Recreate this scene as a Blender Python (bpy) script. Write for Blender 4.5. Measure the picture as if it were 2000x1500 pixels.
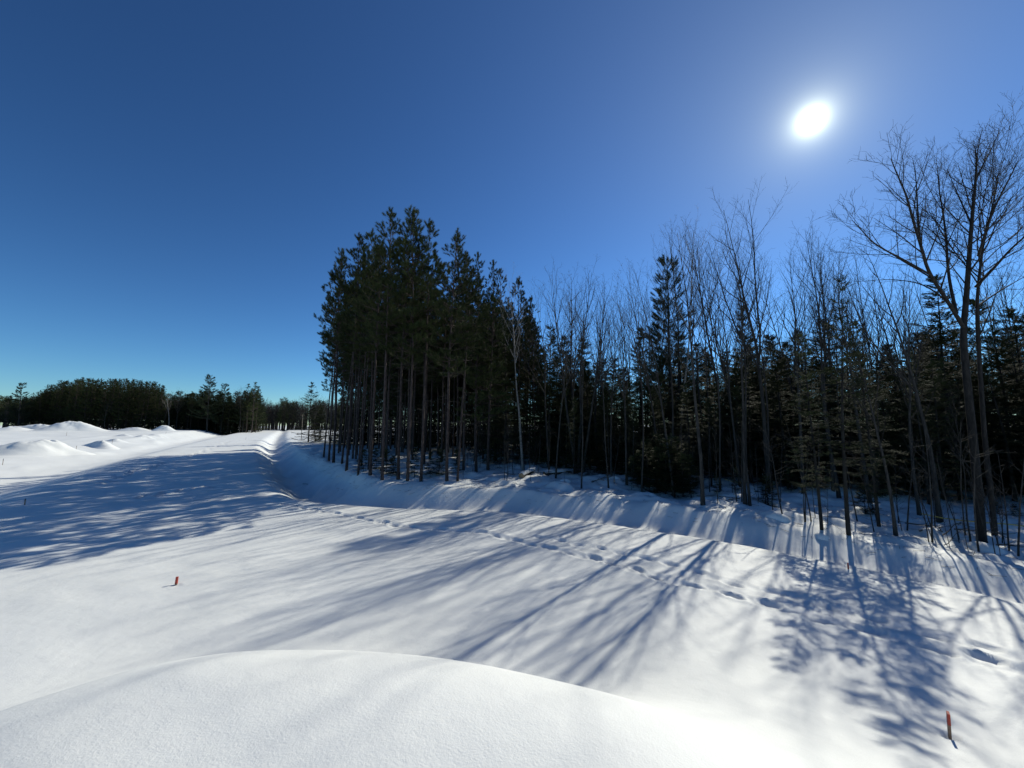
import bpy, math, random
import numpy as np
from mathutils import Vector, Matrix

for o in list(bpy.data.objects):
    bpy.data.objects.remove(o)
scene = bpy.context.scene
C = scene.collection
PI = math.pi

# ------------------------------------------------------------------ camera
FPX = 727.0                                   # focal length in photo pixels (2000 wide): ultra-wide phone lens
PITCH = math.atan(80 / FPX)
CAMZ = 3.0
cd = bpy.data.cameras.new('camera')
cd.sensor_width = 36.0
cd.lens = 36.0 * FPX / 2000.0
cd.clip_start = 0.05
cd.clip_end = 6000
cam = bpy.data.objects.new('camera', cd)
C.objects.link(cam)
cam.location = (0, 0, CAMZ)
cam.rotation_euler = (PI / 2 + PITCH, 0, 0)
scene.camera = cam

# ------------------------------------------------------------------ sky and sun
SUN_AZ = math.radians(41.3)                   # clockwise from +Y
SUN_EL = math.radians(33.7)
SUN_DIR = Vector((math.sin(SUN_AZ) * math.cos(SUN_EL), math.cos(SUN_AZ) * math.cos(SUN_EL), math.sin(SUN_EL)))
w = bpy.data.worlds.new('World')
scene.world = w
w.use_nodes = True
nt = w.node_tree
nt.nodes.clear()
N = nt.nodes.new
L = nt.links.new
sky = N('ShaderNodeTexSky')
sky.sky_type = 'NISHITA'
sky.sun_disc = False
sky.sun_elevation = SUN_EL
sky.sun_rotation = SUN_AZ
sky.altitude = 400
sky.air_density = 1.0
sky.dust_density = 0.0
sky.ozone_density = 7.0
bg = N('ShaderNodeBackground')
bg.inputs['Strength'].default_value = 0.055
# circumsolar glow: the bright sun itself and the aureole around it
geo = N('ShaderNodeTexCoord')
dot = N('ShaderNodeVectorMath'); dot.operation = 'DOT_PRODUCT'
dot.inputs[1].default_value = SUN_DIR
nrm = N('ShaderNodeVectorMath'); nrm.operation = 'NORMALIZE'
L(geo.outputs['Generated'], nrm.inputs[0])
L(nrm.outputs[0], dot.inputs[0])


def mth(op, a, b=None, clamp=False):
    n = N('ShaderNodeMath'); n.operation = op; n.use_clamp = clamp
    for i, v in enumerate((a, b)):
        if v is None:
            continue
        if isinstance(v, (int, float)):
            n.inputs[i].default_value = v
        else:
            L(v, n.inputs[i])
    return n.outputs[0]


ang = mth('ARCCOSINE', mth('MINIMUM', dot.outputs['Value'], 1.0))
core = mth('DIVIDE', 105.0, mth('ADD', mth('POWER', mth('DIVIDE', ang, math.radians(0.58)), 2.0), 1.0))
halo = mth('MULTIPLY', mth('EXPONENT', mth('DIVIDE', ang, -math.radians(14.0))), 3.0)
glow = mth('ADD', core, halo)
gcol = N('ShaderNodeVectorMath'); gcol.operation = 'SCALE'
gcol.inputs[0].default_value = (0.96, 1.0, 0.72)
L(glow, gcol.inputs['Scale'])
add = N('ShaderNodeVectorMath'); add.operation = 'ADD'
gam = N('ShaderNodeGamma'); gam.inputs['Gamma'].default_value = 1.4
L(sky.outputs[0], gam.inputs[0])
wb = N('ShaderNodeVectorMath'); wb.operation = 'MULTIPLY'; wb.inputs[1].default_value = (0.86, 1.03, 0.97)
L(gam.outputs[0], wb.inputs[0])
L(wb.outputs[0], add.inputs[0]); L(gcol.outputs[0], add.inputs[1])
L(add.outputs[0], bg.inputs['Color'])
wo = N('ShaderNodeOutputWorld')
L(bg.outputs[0], wo.inputs['Surface'])

sd = bpy.data.lights.new('sun', 'SUN')
sd.energy = 5.0
sd.angle = math.radians(0.53)
sd.color = (1.0, 0.965, 0.82)
so = bpy.data.objects.new('sun', sd)
C.objects.link(so)
so.location = (30, 34, 40)
so.rotation_euler = (-SUN_DIR).to_track_quat('-Z', 'Y').to_euler()

vs = scene.view_settings
vs.view_transform = 'Standard'
vs.look = 'None'
vs.gamma = 1.0
vs.exposure = 0.0
vs.use_curve_mapping = False
scene.render.engine = 'CYCLES'
scene.cycles.max_bounces = 6
scene.cycles.diffuse_bounces = 3
scene.cycles.transparent_max_bounces = 4
scene.cycles.use_denoising = True


# ------------------------------------------------------------------ materials
def new_mat(name):
    m = bpy.data.materials.new(name)
    m.use_nodes = True
    t = m.node_tree
    return m, t, t.nodes['Principled BSDF']


def ramp(t, stops):
    n = t.nodes.new('ShaderNodeValToRGB')
    e = n.color_ramp.elements
    while len(e) > 1:
        e.remove(e[-1])
    e[0].position = stops[0][0]; e[0].color = (*stops[0][1], 1)
    for p, c in stops[1:]:
        k = e.new(p); k.color = (*c, 1)
    return n


def snow_material():
    m, t, b = new_mat('snow')
    tc = t.nodes.new('ShaderNodeTexCoord')
    big = t.nodes.new('ShaderNodeTexNoise'); big.inputs['Scale'].default_value = 0.35; big.inputs['Detail'].default_value = 4
    t.links.new(tc.outputs['Object'], big.inputs['Vector'])
    rp = ramp(t, [(0.3, (0.69, 0.70, 0.695)), (0.7, (0.755, 0.765, 0.76))])
    t.links.new(big.outputs['Fac'], rp.inputs['Fac'])
    t.links.new(rp.outputs[0], b.inputs['Base Color'])
    b.inputs['Roughness'].default_value = 0.55
    b.inputs['Specular IOR Level'].default_value = 0.12
    # grain of the snow crystals and soft wind ripple
    g1 = t.nodes.new('ShaderNodeTexNoise'); g1.inputs['Scale'].default_value = 70; g1.inputs['Detail'].default_value = 3; g1.inputs['Roughness'].default_value = 0.7
    g2 = t.nodes.new('ShaderNodeTexNoise'); g2.inputs['Scale'].default_value = 4.5; g2.inputs['Detail'].default_value = 5
    t.links.new(tc.outputs['Object'], g1.inputs['Vector']); t.links.new(tc.outputs['Object'], g2.inputs['Vector'])
    b1 = t.nodes.new('ShaderNodeBump'); b1.inputs['Strength'].default_value = 0.8; b1.inputs['Distance'].default_value = 0.004
    b2 = t.nodes.new('ShaderNodeBump'); b2.inputs['Strength'].default_value = 0.5; b2.inputs['Distance'].default_value = 0.02
    t.links.new(g2.outputs['Fac'], b2.inputs['Height'])
    t.links.new(g1.outputs['Fac'], b1.inputs['Height'])
    t.links.new(b2.outputs[0], b1.inputs['Normal'])
    t.links.new(b1.outputs[0], b.inputs['Normal'])
    # single ice crystals that catch the light
    vo = t.nodes.new('ShaderNodeTexVoronoi'); vo.inputs['Scale'].default_value = 130
    t.links.new(tc.outputs['Object'], vo.inputs['Vector'])
    sep = t.nodes.new('ShaderNodeSeparateColor'); t.links.new(vo.outputs['Color'], sep.inputs[0])
    gt = t.nodes.new('ShaderNodeMath'); gt.operation = 'GREATER_THAN'; gt.inputs[1].default_value = 0.982
    t.links.new(sep.outputs[0], gt.inputs[0])
    ds = t.nodes.new('ShaderNodeMath'); ds.operation = 'LESS_THAN'; ds.inputs[1].default_value = 0.33
    t.links.new(vo.outputs['Distance'], ds.inputs[0])
    mu = t.nodes.new('ShaderNodeMath'); mu.operation = 'MULTIPLY'
    t.links.new(gt.outputs[0], mu.inputs[0]); t.links.new(ds.outputs[0], mu.inputs[1])
    t.links.new(mu.outputs[0], b.inputs['Coat Weight'])
    b.inputs['Coat Roughness'].default_value = 0.28
    cn = t.nodes.new('ShaderNodeVectorMath'); cn.operation = 'MULTIPLY_ADD'
    t.links.new(vo.outputs['Color'], cn.inputs[0])
    cn.inputs[1].default_value = (2.0, 2.0, 0.4); cn.inputs[2].default_value = (-0.75, -0.7, 0.5)
    nn = t.nodes.new('ShaderNodeVectorMath'); nn.operation = 'NORMALIZE'
    t.links.new(cn.outputs[0], nn.inputs[0])
    t.links.new(nn.outputs[0], b.inputs['Coat Normal'])
    return m


def bark_material(name, dark, light, scale=9.0, stretch=0.25, birch=False, bump=0.5):
    m, t, b = new_mat(name)
    tc = t.nodes.new('ShaderNodeTexCoord')
    mp = t.nodes.new('ShaderNodeMapping')
    mp.inputs['Scale'].default_value = (1, 1, 4.0) if birch else (1, 1, stretch)
    t.links.new(tc.outputs['Object'], mp.inputs['Vector'])
    n = t.nodes.new('ShaderNodeTexNoise'); n.inputs['Scale'].default_value = scale; n.inputs['Detail'].default_value = 6; n.inputs['Roughness'].default_value = 0.65
    t.links.new(mp.outputs[0], n.inputs['Vector'])
    r = ramp(t, [(0.36, dark), (0.46 if birch else 0.66, light)])
    t.links.new(n.outputs['Fac'], r.inputs['Fac'])
    oi = t.nodes.new('ShaderNodeObjectInfo')
    hv = t.nodes.new('ShaderNodeHueSaturation')
    mr = t.nodes.new('ShaderNodeMapRange'); mr.inputs['To Min'].default_value = 0.75; mr.inputs['To Max'].default_value = 1.25
    t.links.new(oi.outputs['Random'], mr.inputs['Value'])
    t.links.new(mr.outputs[0], hv.inputs['Value'])
    t.links.new(r.outputs[0], hv.inputs['Color'])
    t.links.new(hv.outputs[0], b.inputs['Base Color'])
    b.inputs['Roughness'].default_value = 0.85
    b.inputs['Specular IOR Level'].default_value = 0.25
    bp = t.nodes.new('ShaderNodeBump'); bp.inputs['Strength'].default_value = bump; bp.inputs['Distance'].default_value = 0.02
    t.links.new(n.outputs['Fac'], bp.inputs['Height']); t.links.new(bp.outputs[0], b.inputs['Normal'])
    return m


def needle_material(name, c1, c2):
    m, t, b = new_mat(name)
    tc = t.nodes.new('ShaderNodeTexCoord')
    n = t.nodes.new('ShaderNodeTexNoise'); n.inputs['Scale'].default_value = 1.7; n.inputs['Detail'].default_value = 3
    t.links.new(tc.outputs['Object'], n.inputs['Vector'])
    r = ramp(t, [(0.28, c1), (0.58, c2), (0.72, (c2[0] * 1.12, c2[1] * 1.0, c2[2] * .85))])
    t.links.new(n.outputs['Fac'], r.inputs['Fac'])
    oi = t.nodes.new('ShaderNodeObjectInfo')
    hv = t.nodes.new('ShaderNodeHueSaturation')
    mr = t.nodes.new('ShaderNodeMapRange'); mr.inputs['To Min'].default_value = 0.7; mr.inputs['To Max'].default_value = 1.3
    t.links.new(oi.outputs['Random'], mr.inputs['Value'])
    t.links.new(mr.outputs[0], hv.inputs['Value'])
    t.links.new(r.outputs[0], hv.inputs['Color'])
    t.links.new(hv.outputs[0], b.inputs['Base Color'])
    b.inputs['Roughness'].default_value = 0.75
    b.inputs['Specular IOR Level'].default_value = 0.08
    return m


M_SNOW = snow_material()
M_PINEBARK = bark_material('red_pine_bark', (0.028, 0.020, 0.018), (0.095, 0.068, 0.058), 14, 0.3)
M_GREYBARK = bark_material('grey_bark', (0.020, 0.018, 0.016), (0.066, 0.059, 0.052), 10, 0.3)
M_MAPLE = bark_material('maple_bark', (0.012, 0.0105, 0.0095), (0.042, 0.036, 0.031), 16, 0.2, bump=0.9)
M_BIRCH = bark_material('birch_bark', (0.05, 0.042, 0.038), (0.30, 0.275, 0.245), 5, birch=True)
M_FIRBARK = bark_material('fir_bark', (0.014, 0.012, 0.010), (0.042, 0.037, 0.031), 12)
M_DEADWOOD = bark_material('dead_wood', (0.05, 0.042, 0.034), (0.14, 0.12, 0.10), 12)
M_PINE = needle_material('red_pine_needles', (0.024, 0.038, 0.015), (0.056, 0.068, 0.026))
M_WPINE = needle_material('white_pine_needles', (0.022, 0.037, 0.020), (0.046, 0.063, 0.033))
M_FIR = needle_material('fir_needles', (0.021, 0.034, 0.015), (0.054, 0.065, 0.029))


def plain(name, col, rough=0.6):
    m, t, b = new_mat(name)
    n = t.nodes.new('ShaderNodeTexNoise'); n.inputs['Scale'].default_value = 40; n.inputs['Detail'].default_value = 4
    tc = t.nodes.new('ShaderNodeTexCoord'); t.links.new(tc.outputs['Object'], n.inputs['Vector'])
    r = ramp(t, [(0.3, tuple(v * 0.8 for v in col)), (0.7, tuple(min(1, v * 1.12) for v in col))])
    t.links.new(n.outputs['Fac'], r.inputs['Fac']); t.links.new(r.outputs[0], b.inputs['Base Color'])
    b.inputs['Roughness'].default_value = rough
    return m


M_ORANGE = plain('orange_paint', (0.42, 0.055, 0.03))
M_STAKE = plain('stake_wood', (0.26, 0.17, 0.105))
M_TAPE = plain('yellow_tape', (0.50, 0.38, 0.08), 0.4)
M_DARK = plain('dark_plastic', (0.02, 0.02, 0.022), 0.5)
M_POLE = plain('pole_wood', (0.30, 0.25, 0.20), 0.8)
M_CUT = plain('cut_wood', (0.34, 0.22, 0.12), 0.8)


# ------------------------------------------------------------------ object helpers
def mesh_from(name, V, F, mats, midx=None, smooth=True):
    """V (n,3), F (m,3) or (m,4) or list of both"""
    me = bpy.data.meshes.new(name)
    V = np.asarray(V, np.float32)
    groups = [np.asarray(f, np.int32) for f in (F if isinstance(F, list) else [F]) if len(f)]
    nl = sum(g.size for g in groups)
    npoly = sum(len(g) for g in groups)
    me.vertices.add(len(V)); me.vertices.foreach_set('co', V.ravel())
    me.loops.add(nl); me.loops.foreach_set('vertex_index', np.concatenate([g.ravel() for g in groups]))
    tot = np.concatenate([np.full(len(g), g.shape[1], np.int32) for g in groups])
    st = np.concatenate([[0], np.cumsum(tot)[:-1]]).astype(np.int32)
    me.polygons.add(npoly)
    me.polygons.foreach_set('loop_start', st)
    me.polygons.foreach_set('loop_total', tot)
    for m in mats:
        me.materials.append(m)
    if midx is not None:
        me.polygons.foreach_set('material_index', np.asarray(midx, np.int32))
    me.polygons.foreach_set('use_smooth', np.full(npoly, smooth))
    me.update(calc_edges=True)
    return me


def obj(name, me, parent=None, loc=(0, 0, 0), rot=(0, 0, 0), scale=(1, 1, 1), label=None, cat=None, group=None, kind=None):
    o = bpy.data.objects.new(name, me)
    C.objects.link(o)
    o.location = loc; o.rotation_euler = rot; o.scale = scale
    if parent is not None:
        o.parent = parent
    if label: o['label'] = label
    if cat: o['category'] = cat
    if group: o['group'] = group
    if kind: o['kind'] = kind
    return o


class Geo:
    """collects tubes and triangle sprays into one mesh"""
    def __init__(s):
        s.br = {}
        s.tri = []
        s.extra = []

    def branch(s, pts, rad, sides=4):
        pts = np.asarray(pts, float)
        s.br.setdefault((len(pts), sides), []).append((pts, np.asarray(rad, float)))

    def tris(s, T):
        s.tri.append(np.asarray(T, float).reshape(-1, 3, 3))

    def arrays(s):
        Vs, Fq, Ft = [], [], []
        n = 0
        for (k, sd_), lst in s.br.items():
            Pn = np.stack([a for a, _ in lst]); R = np.stack([r for _, r in lst])     # b,k,3  b,k
            T = np.gradient(Pn, axis=1)
            T /= np.linalg.norm(T, axis=2, keepdims=True) + 1e-9
            ref = np.where(np.abs(T[:, :1, 2:3]) > 0.8, np.array([1.0, 0, 0]), np.array([0, 0, 1.0]))
            ref = np.broadcast_to(ref, T.shape)
            U = np.cross(T, ref); U /= np.linalg.norm(U, axis=2, keepdims=True) + 1e-9
            W = np.cross(T, U)
            a = np.arange(sd_) * 2 * PI / sd_
            ring = Pn[:, :, None, :] + R[:, :, None, None] * (U[:, :, None, :] * np.cos(a)[None, None, :, None] + W[:, :, None, :] * np.sin(a)[None, None, :, None])
            b = len(lst)
            idx = n + np.arange(b * k * sd_).reshape(b, k, sd_)
            A = idx[:, :-1, :]; B = idx[:, 1:, :]
            q = np.stack([A, np.roll(A, -1, 2), np.roll(B, -1, 2), B], -1).reshape(-1, 4)
            Vs.append(ring.reshape(-1, 3)); Fq.append(q)
            n += b * k * sd_
        nq = sum(len(q) for q in Fq)
        if s.tri:
            T = np.concatenate(s.tri)
            Vs.append(T.reshape(-1, 3)); Ft.append(n + np.arange(len(T) * 3).reshape(-1, 3))
        return (np.concatenate(Vs) if Vs else np.zeros((0, 3)), np.concatenate(Fq) if Fq else np.zeros((0, 4), int),
                np.concatenate(Ft) if Ft else np.zeros((0, 3), int))

    def mesh(s, name, bark, leaf=None):
        V, Q, T = s.arrays()
        mats = [bark] + ([leaf] if leaf else [])
        mi = np.concatenate([np.zeros(len(Q), int), np.full(len(T), 1 if leaf else 0)])
        return mesh_from(name, V, [Q, T], mats, mi)


def join_geo(name, parts):
    """parts: list of (Geo, bark, leaf) -> one mesh"""
    Vs, Qs, Ts, mq, mt, mats = [], [], [], [], [], []
    n = 0
    for g, bark, leaf in parts:
        V, Q, T = g.arrays()
        for m in (bark, leaf):
            if m and m not in mats:
                mats.append(m)
        Vs.append(V); Qs.append(Q + n); Ts.append(T + n)
        mq.append(np.full(len(Q), mats.index(bark))); mt.append(np.full(len(T), mats.index(leaf or bark)))
        n += len(V)
    return mesh_from(name, np.concatenate(Vs), [np.concatenate(Qs), np.concatenate(Ts)], mats, np.concatenate(mq + mt))


def frames(D, rng, up=(0, 0, 1), roll=True):
    """rotation matrices whose x axis is D (n,3); random roll about it unless roll=False (then z stays near up)"""
    D = D / (np.linalg.norm(D, axis=1, keepdims=True) + 1e-9)
    up = np.broadcast_to(np.asarray(up, float), D.shape)
    Y = np.cross(up, D); ln = np.linalg.norm(Y, axis=1, keepdims=True)
    Y = np.where(ln < 1e-3, np.array([0, 1.0, 0]), Y / (ln + 1e-9))
    Z = np.cross(D, Y)
    if roll:
        a = rng.uniform(0, 2 * PI, len(D))[:, None]
        Y, Z = Y * np.cos(a) + Z * np.sin(a), Z * np.cos(a) - Y * np.sin(a)
    return np.stack([D, Y, Z], -1)


def spray(template, P, D, S, rng, roll=True):
    R = frames(D, rng, roll=roll)                          # n,3,3
    T = np.einsum('nij,tvj->ntvi', R, template) * S[:, None, None, None] + P[:, None, None, :]
    return T.reshape(-1, 3, 3)


rs = np.random.default_rng(5)


def tuft_template(n, length, width, axis, a0, a1, flat=1.0):
    T = []
    for i in range(n):
        s = axis * (i / n) ** 0.9
        ph = i * 2.39996 + rs.uniform(-.3, .3)
        th = math.radians(rs.uniform(a0, a1)) * (1 - 0.5 * i / n)
        d = np.array([math.cos(th), math.sin(th) * math.cos(ph), math.sin(th) * math.sin(ph) * flat])
        side = np.cross(d, [math.cos(ph + 1), math.sin(ph), 0.3]); side /= np.linalg.norm(side)
        l = length * rs.uniform(0.8, 1.15)
        o = np.array([s, 0, 0])
        T.append([o - side * width / 2, o + side * width / 2, o + d * l])
    return np.array(T)


TUFT = tuft_template(42, 0.150, 0.017, 0.20, 35, 85)
TUFT_W = tuft_template(34, 0.125, 0.012, 0.24, 30, 75, 0.8)


def sprig_template(n, length, nl, width):
    T = []
    for i in range(n):
        s = length * i / n
        sg = 1 if i % 2 else -1
        th = math.radians(rs.uniform(35, 65))
        d = np.array([math.cos(th), sg * math.sin(th), rs.uniform(-.1, .5)])
        d /= np.linalg.norm(d)
        side = np.cross(d, [0, 0, 1.0]) + np.array([0, 0, rs.uniform(-.6, .6)]); side /= np.linalg.norm(side)
        l = nl * rs.uniform(.8, 1.2) * (1 - 0.35 * i / n)
        o = np.array([s, 0, 0])
        T.append([o - side * width / 2, o + side * width / 2, o + d * l])
    T.append([[0, -.006, 0], [0, .006, 0], [length * 1.12, 0, 0]])
    return np.array(T)


SPRIG = sprig_template(13, 0.17, 0.062, 0.017)


# ------------------------------------------------------------------ noise and the lie of the land
def vnoise(x, y, seed=0):
    xi = np.floor(x).astype(np.int64); yi = np.floor(y).astype(np.int64)
    fx = x - xi; fy = y - yi
    fx = fx * fx * fx * (fx * (fx * 6 - 15) + 10); fy = fy * fy * fy * (fy * (fy * 6 - 15) + 10)

    def h(a, b):
        v = (a * 374761393 + b * 668265263 + seed * 974711) & 0xFFFFFFFF
        v = ((v ^ (v >> 13)) * 1274126177) & 0xFFFFFFFF
        return ((v ^ (v >> 16)) & 0xFFFF) / 65535.0 * 2 - 1
    return (h(xi, yi) * (1 - fx) + h(xi + 1, yi) * fx) * (1 - fy) + (h(xi, yi + 1) * (1 - fx) + h(xi + 1, yi + 1) * fx) * fy


def chaikin(p, n=3):
    p = np.asarray(p, float)
    for _ in range(n):
        q = np.empty((2 * len(p), p.shape[1]))
        q[0] = p[0]; q[-1] = p[-1]
        q[1:-1:2] = p[:-1] * .75 + p[1:] * .25
        q[2:-1:2] = p[:-1] * .25 + p[1:] * .75
        p = q
    return p


# right edge of the road (the ditch's near lip): x, y, ditch width, bank height, depth
EDGE = chaikin([(-420, 700, 5, .1, .5), (-171, 278, 5, .1, .5), (-72, 111, 4.6, .1, .7), (-38, 55.5, 4.4, .15, 1.12), (-27.6, 40.5, 4.3, .22, 1.12), (-20, 29.5, 4.3, .28, 1.12),
                (-14.8, 22.4, 4.2, .32, 1.12), (-11.2, 17.6, 4.0, .34, 1.12), (-9.0, 15.4, 3.9, .36, 1.0), (-5.7, 14.2, 3.6, .30, .65), (-2.8, 13.8, 3.5, .24, .55), (0, 13.0, 3.4, .20, .50),
                (2.4, 12.0, 3.3, .16, .48), (4.2, 10.7, 3.1, .12, .46), (5.7, 9.6, 3.0, .14, .45), (6.6, 8.8, 2.8, .06, .42), (7.4, 8.0, 2.7, .02, .40),
                (8.05, 7.2, 2.7, 0, .40), (8.7, 6.3, 2.7, 0, .4), (10.3, 4.2, 2.8, 0, .4), (14, -1, 3, 0, .5), (24, -16, 3, 0, .5), (60, -60, 3, 0, .5)], 2)
LEFT = chaikin([(-22, -60), (-15, -14), (-14.5, 2), (-15.8, 9), (-18.2, 13.6), (-21.4, 17.3), (-23.9, 20.6), (-27.0, 25.0), (-31, 30.5), (-38.6, 41), (-60, 73.5), (-190, 278), (-480, 700)], 2)


def poly_dist(X, Y, P, chunk=60000):
    """signed distance (left of the direction of travel positive) and the position along the line"""
    sd_ = np.empty(len(X)); par = np.empty(len(X))
    A = P[:-1, :2]; B = P[1:, :2]; D = B - A; LL = (D ** 2).sum(1)
    for i in range(0, len(X), chunk):
        x = X[i:i + chunk, None] - A[None, :, 0]; y = Y[i:i + chunk, None] - A[None, :, 1]
        t = np.clip((x * D[:, 0] + y * D[:, 1]) / LL, 0, 1)
        dx = x - t * D[:, 0]; dy = y - t * D[:, 1]
        d2 = dx * dx + dy * dy
        k = d2.argmin(1); r = np.arange(len(k))
        cr = D[k, 0] * y[r, k] - D[k, 1] * x[r, k]
        sd_[i:i + chunk] = np.sqrt(d2[r, k]) * np.sign(cr)
        par[i:i + chunk] = k + t[r, k]
    return sd_, par


def smooth_table(xs, zs, k=0.09):
    t = np.linspace(-1, 3, 2001)
    z = np.interp(t, xs, zs)
    n = int(k / (t[1] - t[0]))
    ker = np.hanning(2 * n + 3); ker /= ker.sum()
    return t, np.convolve(np.pad(z, n + 1, 'edge'), ker, 'valid')


TT, ZD = smooth_table([-1, 0.02, .16, .40, .52, .60, 3], [0, 0, -.22, -.92, -1.0, -1.0, -1.0], .10)      # falling side (x depth)
_, ZU = smooth_table([-1, .50, .58, .97, 1.0, 3], [0, 0, .06, .97, 1.0, 1.0], .11)                         # rising side


def bumps(x, y):
    return 0.030 * vnoise(x * .30, y * .30, 1) + 0.016 * vnoise(x * .8 + 5, y * .8, 2) + .009 * vnoise(x * 1.1 + y * 1.9, y * .8 - x * .45, 21)


FOOT = []                                                # (x, y, angle, size)


def ground_z(x, y, fine=True):
    x = np.atleast_1d(np.asarray(x, float)); y = np.atleast_1d(np.asarray(y, float))
    r = np.hypot(x, y)
    z = bumps(x, y)
    # forest-side ditch and bank
    wob = 0.30 * vnoise(x * .45, y * .45, 7) + .12 * vnoise(x * 1.3, y * 1.3, 8)
    d, p = poly_dist(x, y, EDGE)
    k = np.arange(len(EDGE))
    wd = np.interp(p, k, EDGE[:, 2]); hb = np.interp(p, k, EDGE[:, 3]); dp = np.interp(p, k, EDGE[:, 4])
    t = (d + wob * np.clip(d / 2, 0, 1)) / wd
    prof = np.interp(t, TT, ZD) * dp + np.interp(t, TT, ZU) * (dp + hb)
    z += prof
    rough = np.clip((d - wd * .92) / 1.0, 0, 1) * np.clip((60 - r) / 20, 0, 1)
    z += rough * (.14 * vnoise(x * .9, y * .9, 3) + .08 * vnoise(x * 2.3, y * 2.3, 4) + .03 * np.abs(vnoise(x * 5.5, y * 5.5, 5)) + .004 * np.clip(d - 4, 0, 40))
    # swale and lower field left of the road
    d2, p2 = poly_dist(x, y, LEFT)
    dl = d2                                              # left of travel = the field side
    z += np.interp(dl, [-1, 0, .5, 1.2, 2.2, 3.6, 5, 8, 13, 20, 60, 200], [0, -.01, -.06, -.22, -.58, -.92, -.95, -.72, -.5, -.42, -.3, -.1])
    fld = np.clip((dl - 6) / 6, 0, 1)
    z += fld * (.10 * vnoise(x * .16, y * .16, 11) + .05 * np.abs(vnoise(x * .4, y * .4, 12)))
    for dd, am, sd_ in ((8.5, .30, 31), (13.0, .22, 32), (19.0, .26, 33), (27.0, .2, 34)):
        q = (dl - dd - 1.6 * vnoise(x * .09, y * .09, sd_)) / 1.0
        z += am * np.exp(-q * q) * np.clip(.35 + .8 * vnoise(x * .13 + 3, y * .13, sd_ + 5) + .25 * vnoise(x * .8, y * .8, sd_ + 9), 0, 1.2) * np.clip((150 - r) / 60, 0, 1)
    z += fld * 1.5 * np.clip((r - 45) / 95, 0, 1) ** 1.3
    # the snow heap the photographer stands on
    ca, sa = math.cos(-.3032), math.sin(-.3032)
    X = x + .437; Y = y - 1.6305
    kk = np.clip((x - .1) / 2.2, 0, 1); kk = kk * kk * (3 - 2 * kk)
    a = (X * ca + Y * sa) / 4.53; b = (-X * sa + Y * ca) / (2.2123 * (1 + .25 * kk))
    z += 1.468 * np.exp(-(a * a + b * b) ** (1.8045 - .9 * kk))
    if fine:
        for fx, fy, an, sz, dep in FOOT:
            m = (np.abs(x - fx) < .6) & (np.abs(y - fy) < .6)
            if not m.any():
                continue
            ux = x[m] - fx; uy = y[m] - fy
            e = (ux * math.cos(an) + uy * math.sin(an)) / (sz * 1.5); f = (-ux * math.sin(an) + uy * math.cos(an)) / (sz * .8)
            q = e * e + f * f
            z[m] += -dep * np.exp(-q ** 1.6) + dep * .28 * np.exp(-((np.sqrt(q) - 1.45) / .35) ** 2)
    return z


cP, sP = math.cos(PITCH), math.sin(PITCH)


def ray(px, py):
    u = (px - 1000) / FPX; v = (py - 750) / FPX
    return np.array([u, cP + v * sP, -(v * cP - sP)])


def on_ground(px, py):
    """where a line of sight meets the land: used once to survey positions in the photograph"""
    d = ray(px, py)
    z = 0.0
    for _ in range(7):
        t = (CAMZ - z) / -d[2]
        zn = float(ground_z(d[0] * t, d[1] * t, False)[0])
        z = z * .4 + zn * .6
    return Vector((d[0] * t, d[1] * t, z))


def at_depth(px, py, Y):
    d = ray(px, py)
    return Vector((d[0] / d[1] * Y, Y, CAMZ + d[2] / d[1] * Y))


def gz(x, y):
    return float(ground_z(x, y, False)[0])


def trail(pts, step, off, sz, dep, seed):
    r = random.Random(seed)
    W = [on_ground(*p) for p in pts]
    s = 0; k = 0
    for a, b in zip(W[:-1], W[1:]):
        v = (b - a).to_2d(); l = v.length
        if l < 1e-6: continue
        an = math.atan2(v.y, v.x)
        while s < l:
            c = a.to_2d() + v * (s / l)
            sg = 1 if k % 2 else -1
            FOOT.append((c.x - math.sin(an) * off * sg + r.uniform(-.05, .05), c.y + math.cos(an) * off * sg + r.uniform(-.05, .05), an + r.uniform(-.25, .25), sz * r.uniform(.85, 1.15), dep * r.uniform(.7, 1.15)))
            s += step * r.uniform(.85, 1.15); k += 1
        s -= l


trail([(560, 985), (700, 1012), (800, 1030), (950, 1040), (1080, 1072), (1200, 1100), (1300, 1132), (1420, 1158), (1550, 1195), (1700, 1235), (1850, 1270), (2060, 1330)], .58, .08, .105, .085, 1)
trail([(560, 985), (700, 1012), (800, 1030), (950, 1040), (1080, 1072), (1200, 1100), (1300, 1132), (1420, 1158), (1550, 1195), (1700, 1235), (1850, 1270), (2060, 1330)], .24, .03, .17, .022, 9)
trail([(1050, 1048), (1150, 1066), (1300, 1098), (1450, 1145), (1600, 1180), (1750, 1225), (1900, 1260), (2060, 1300)], .6, .06, .10, .05, 2)
trail([(1050, 1048), (1150, 1066), (1300, 1098), (1450, 1145), (1600, 1180), (1750, 1225), (1900, 1260), (2060, 1300)], .26, .03, .16, .015, 10)
trail([(200, 945), (250, 925), (300, 912), (370, 892), (420, 872), (450, 862)], .5, .16, .15, .14, 3)
trail([(330, 960), (280, 972), (380, 952), (430, 950)], .5, .14, .14, .10, 4)

for _p in ((1855, 1440), (344, 1143)):
    _q = on_ground(*_p)
    FOOT.append((_q.x, _q.y, .3, .055, .028))

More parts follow.
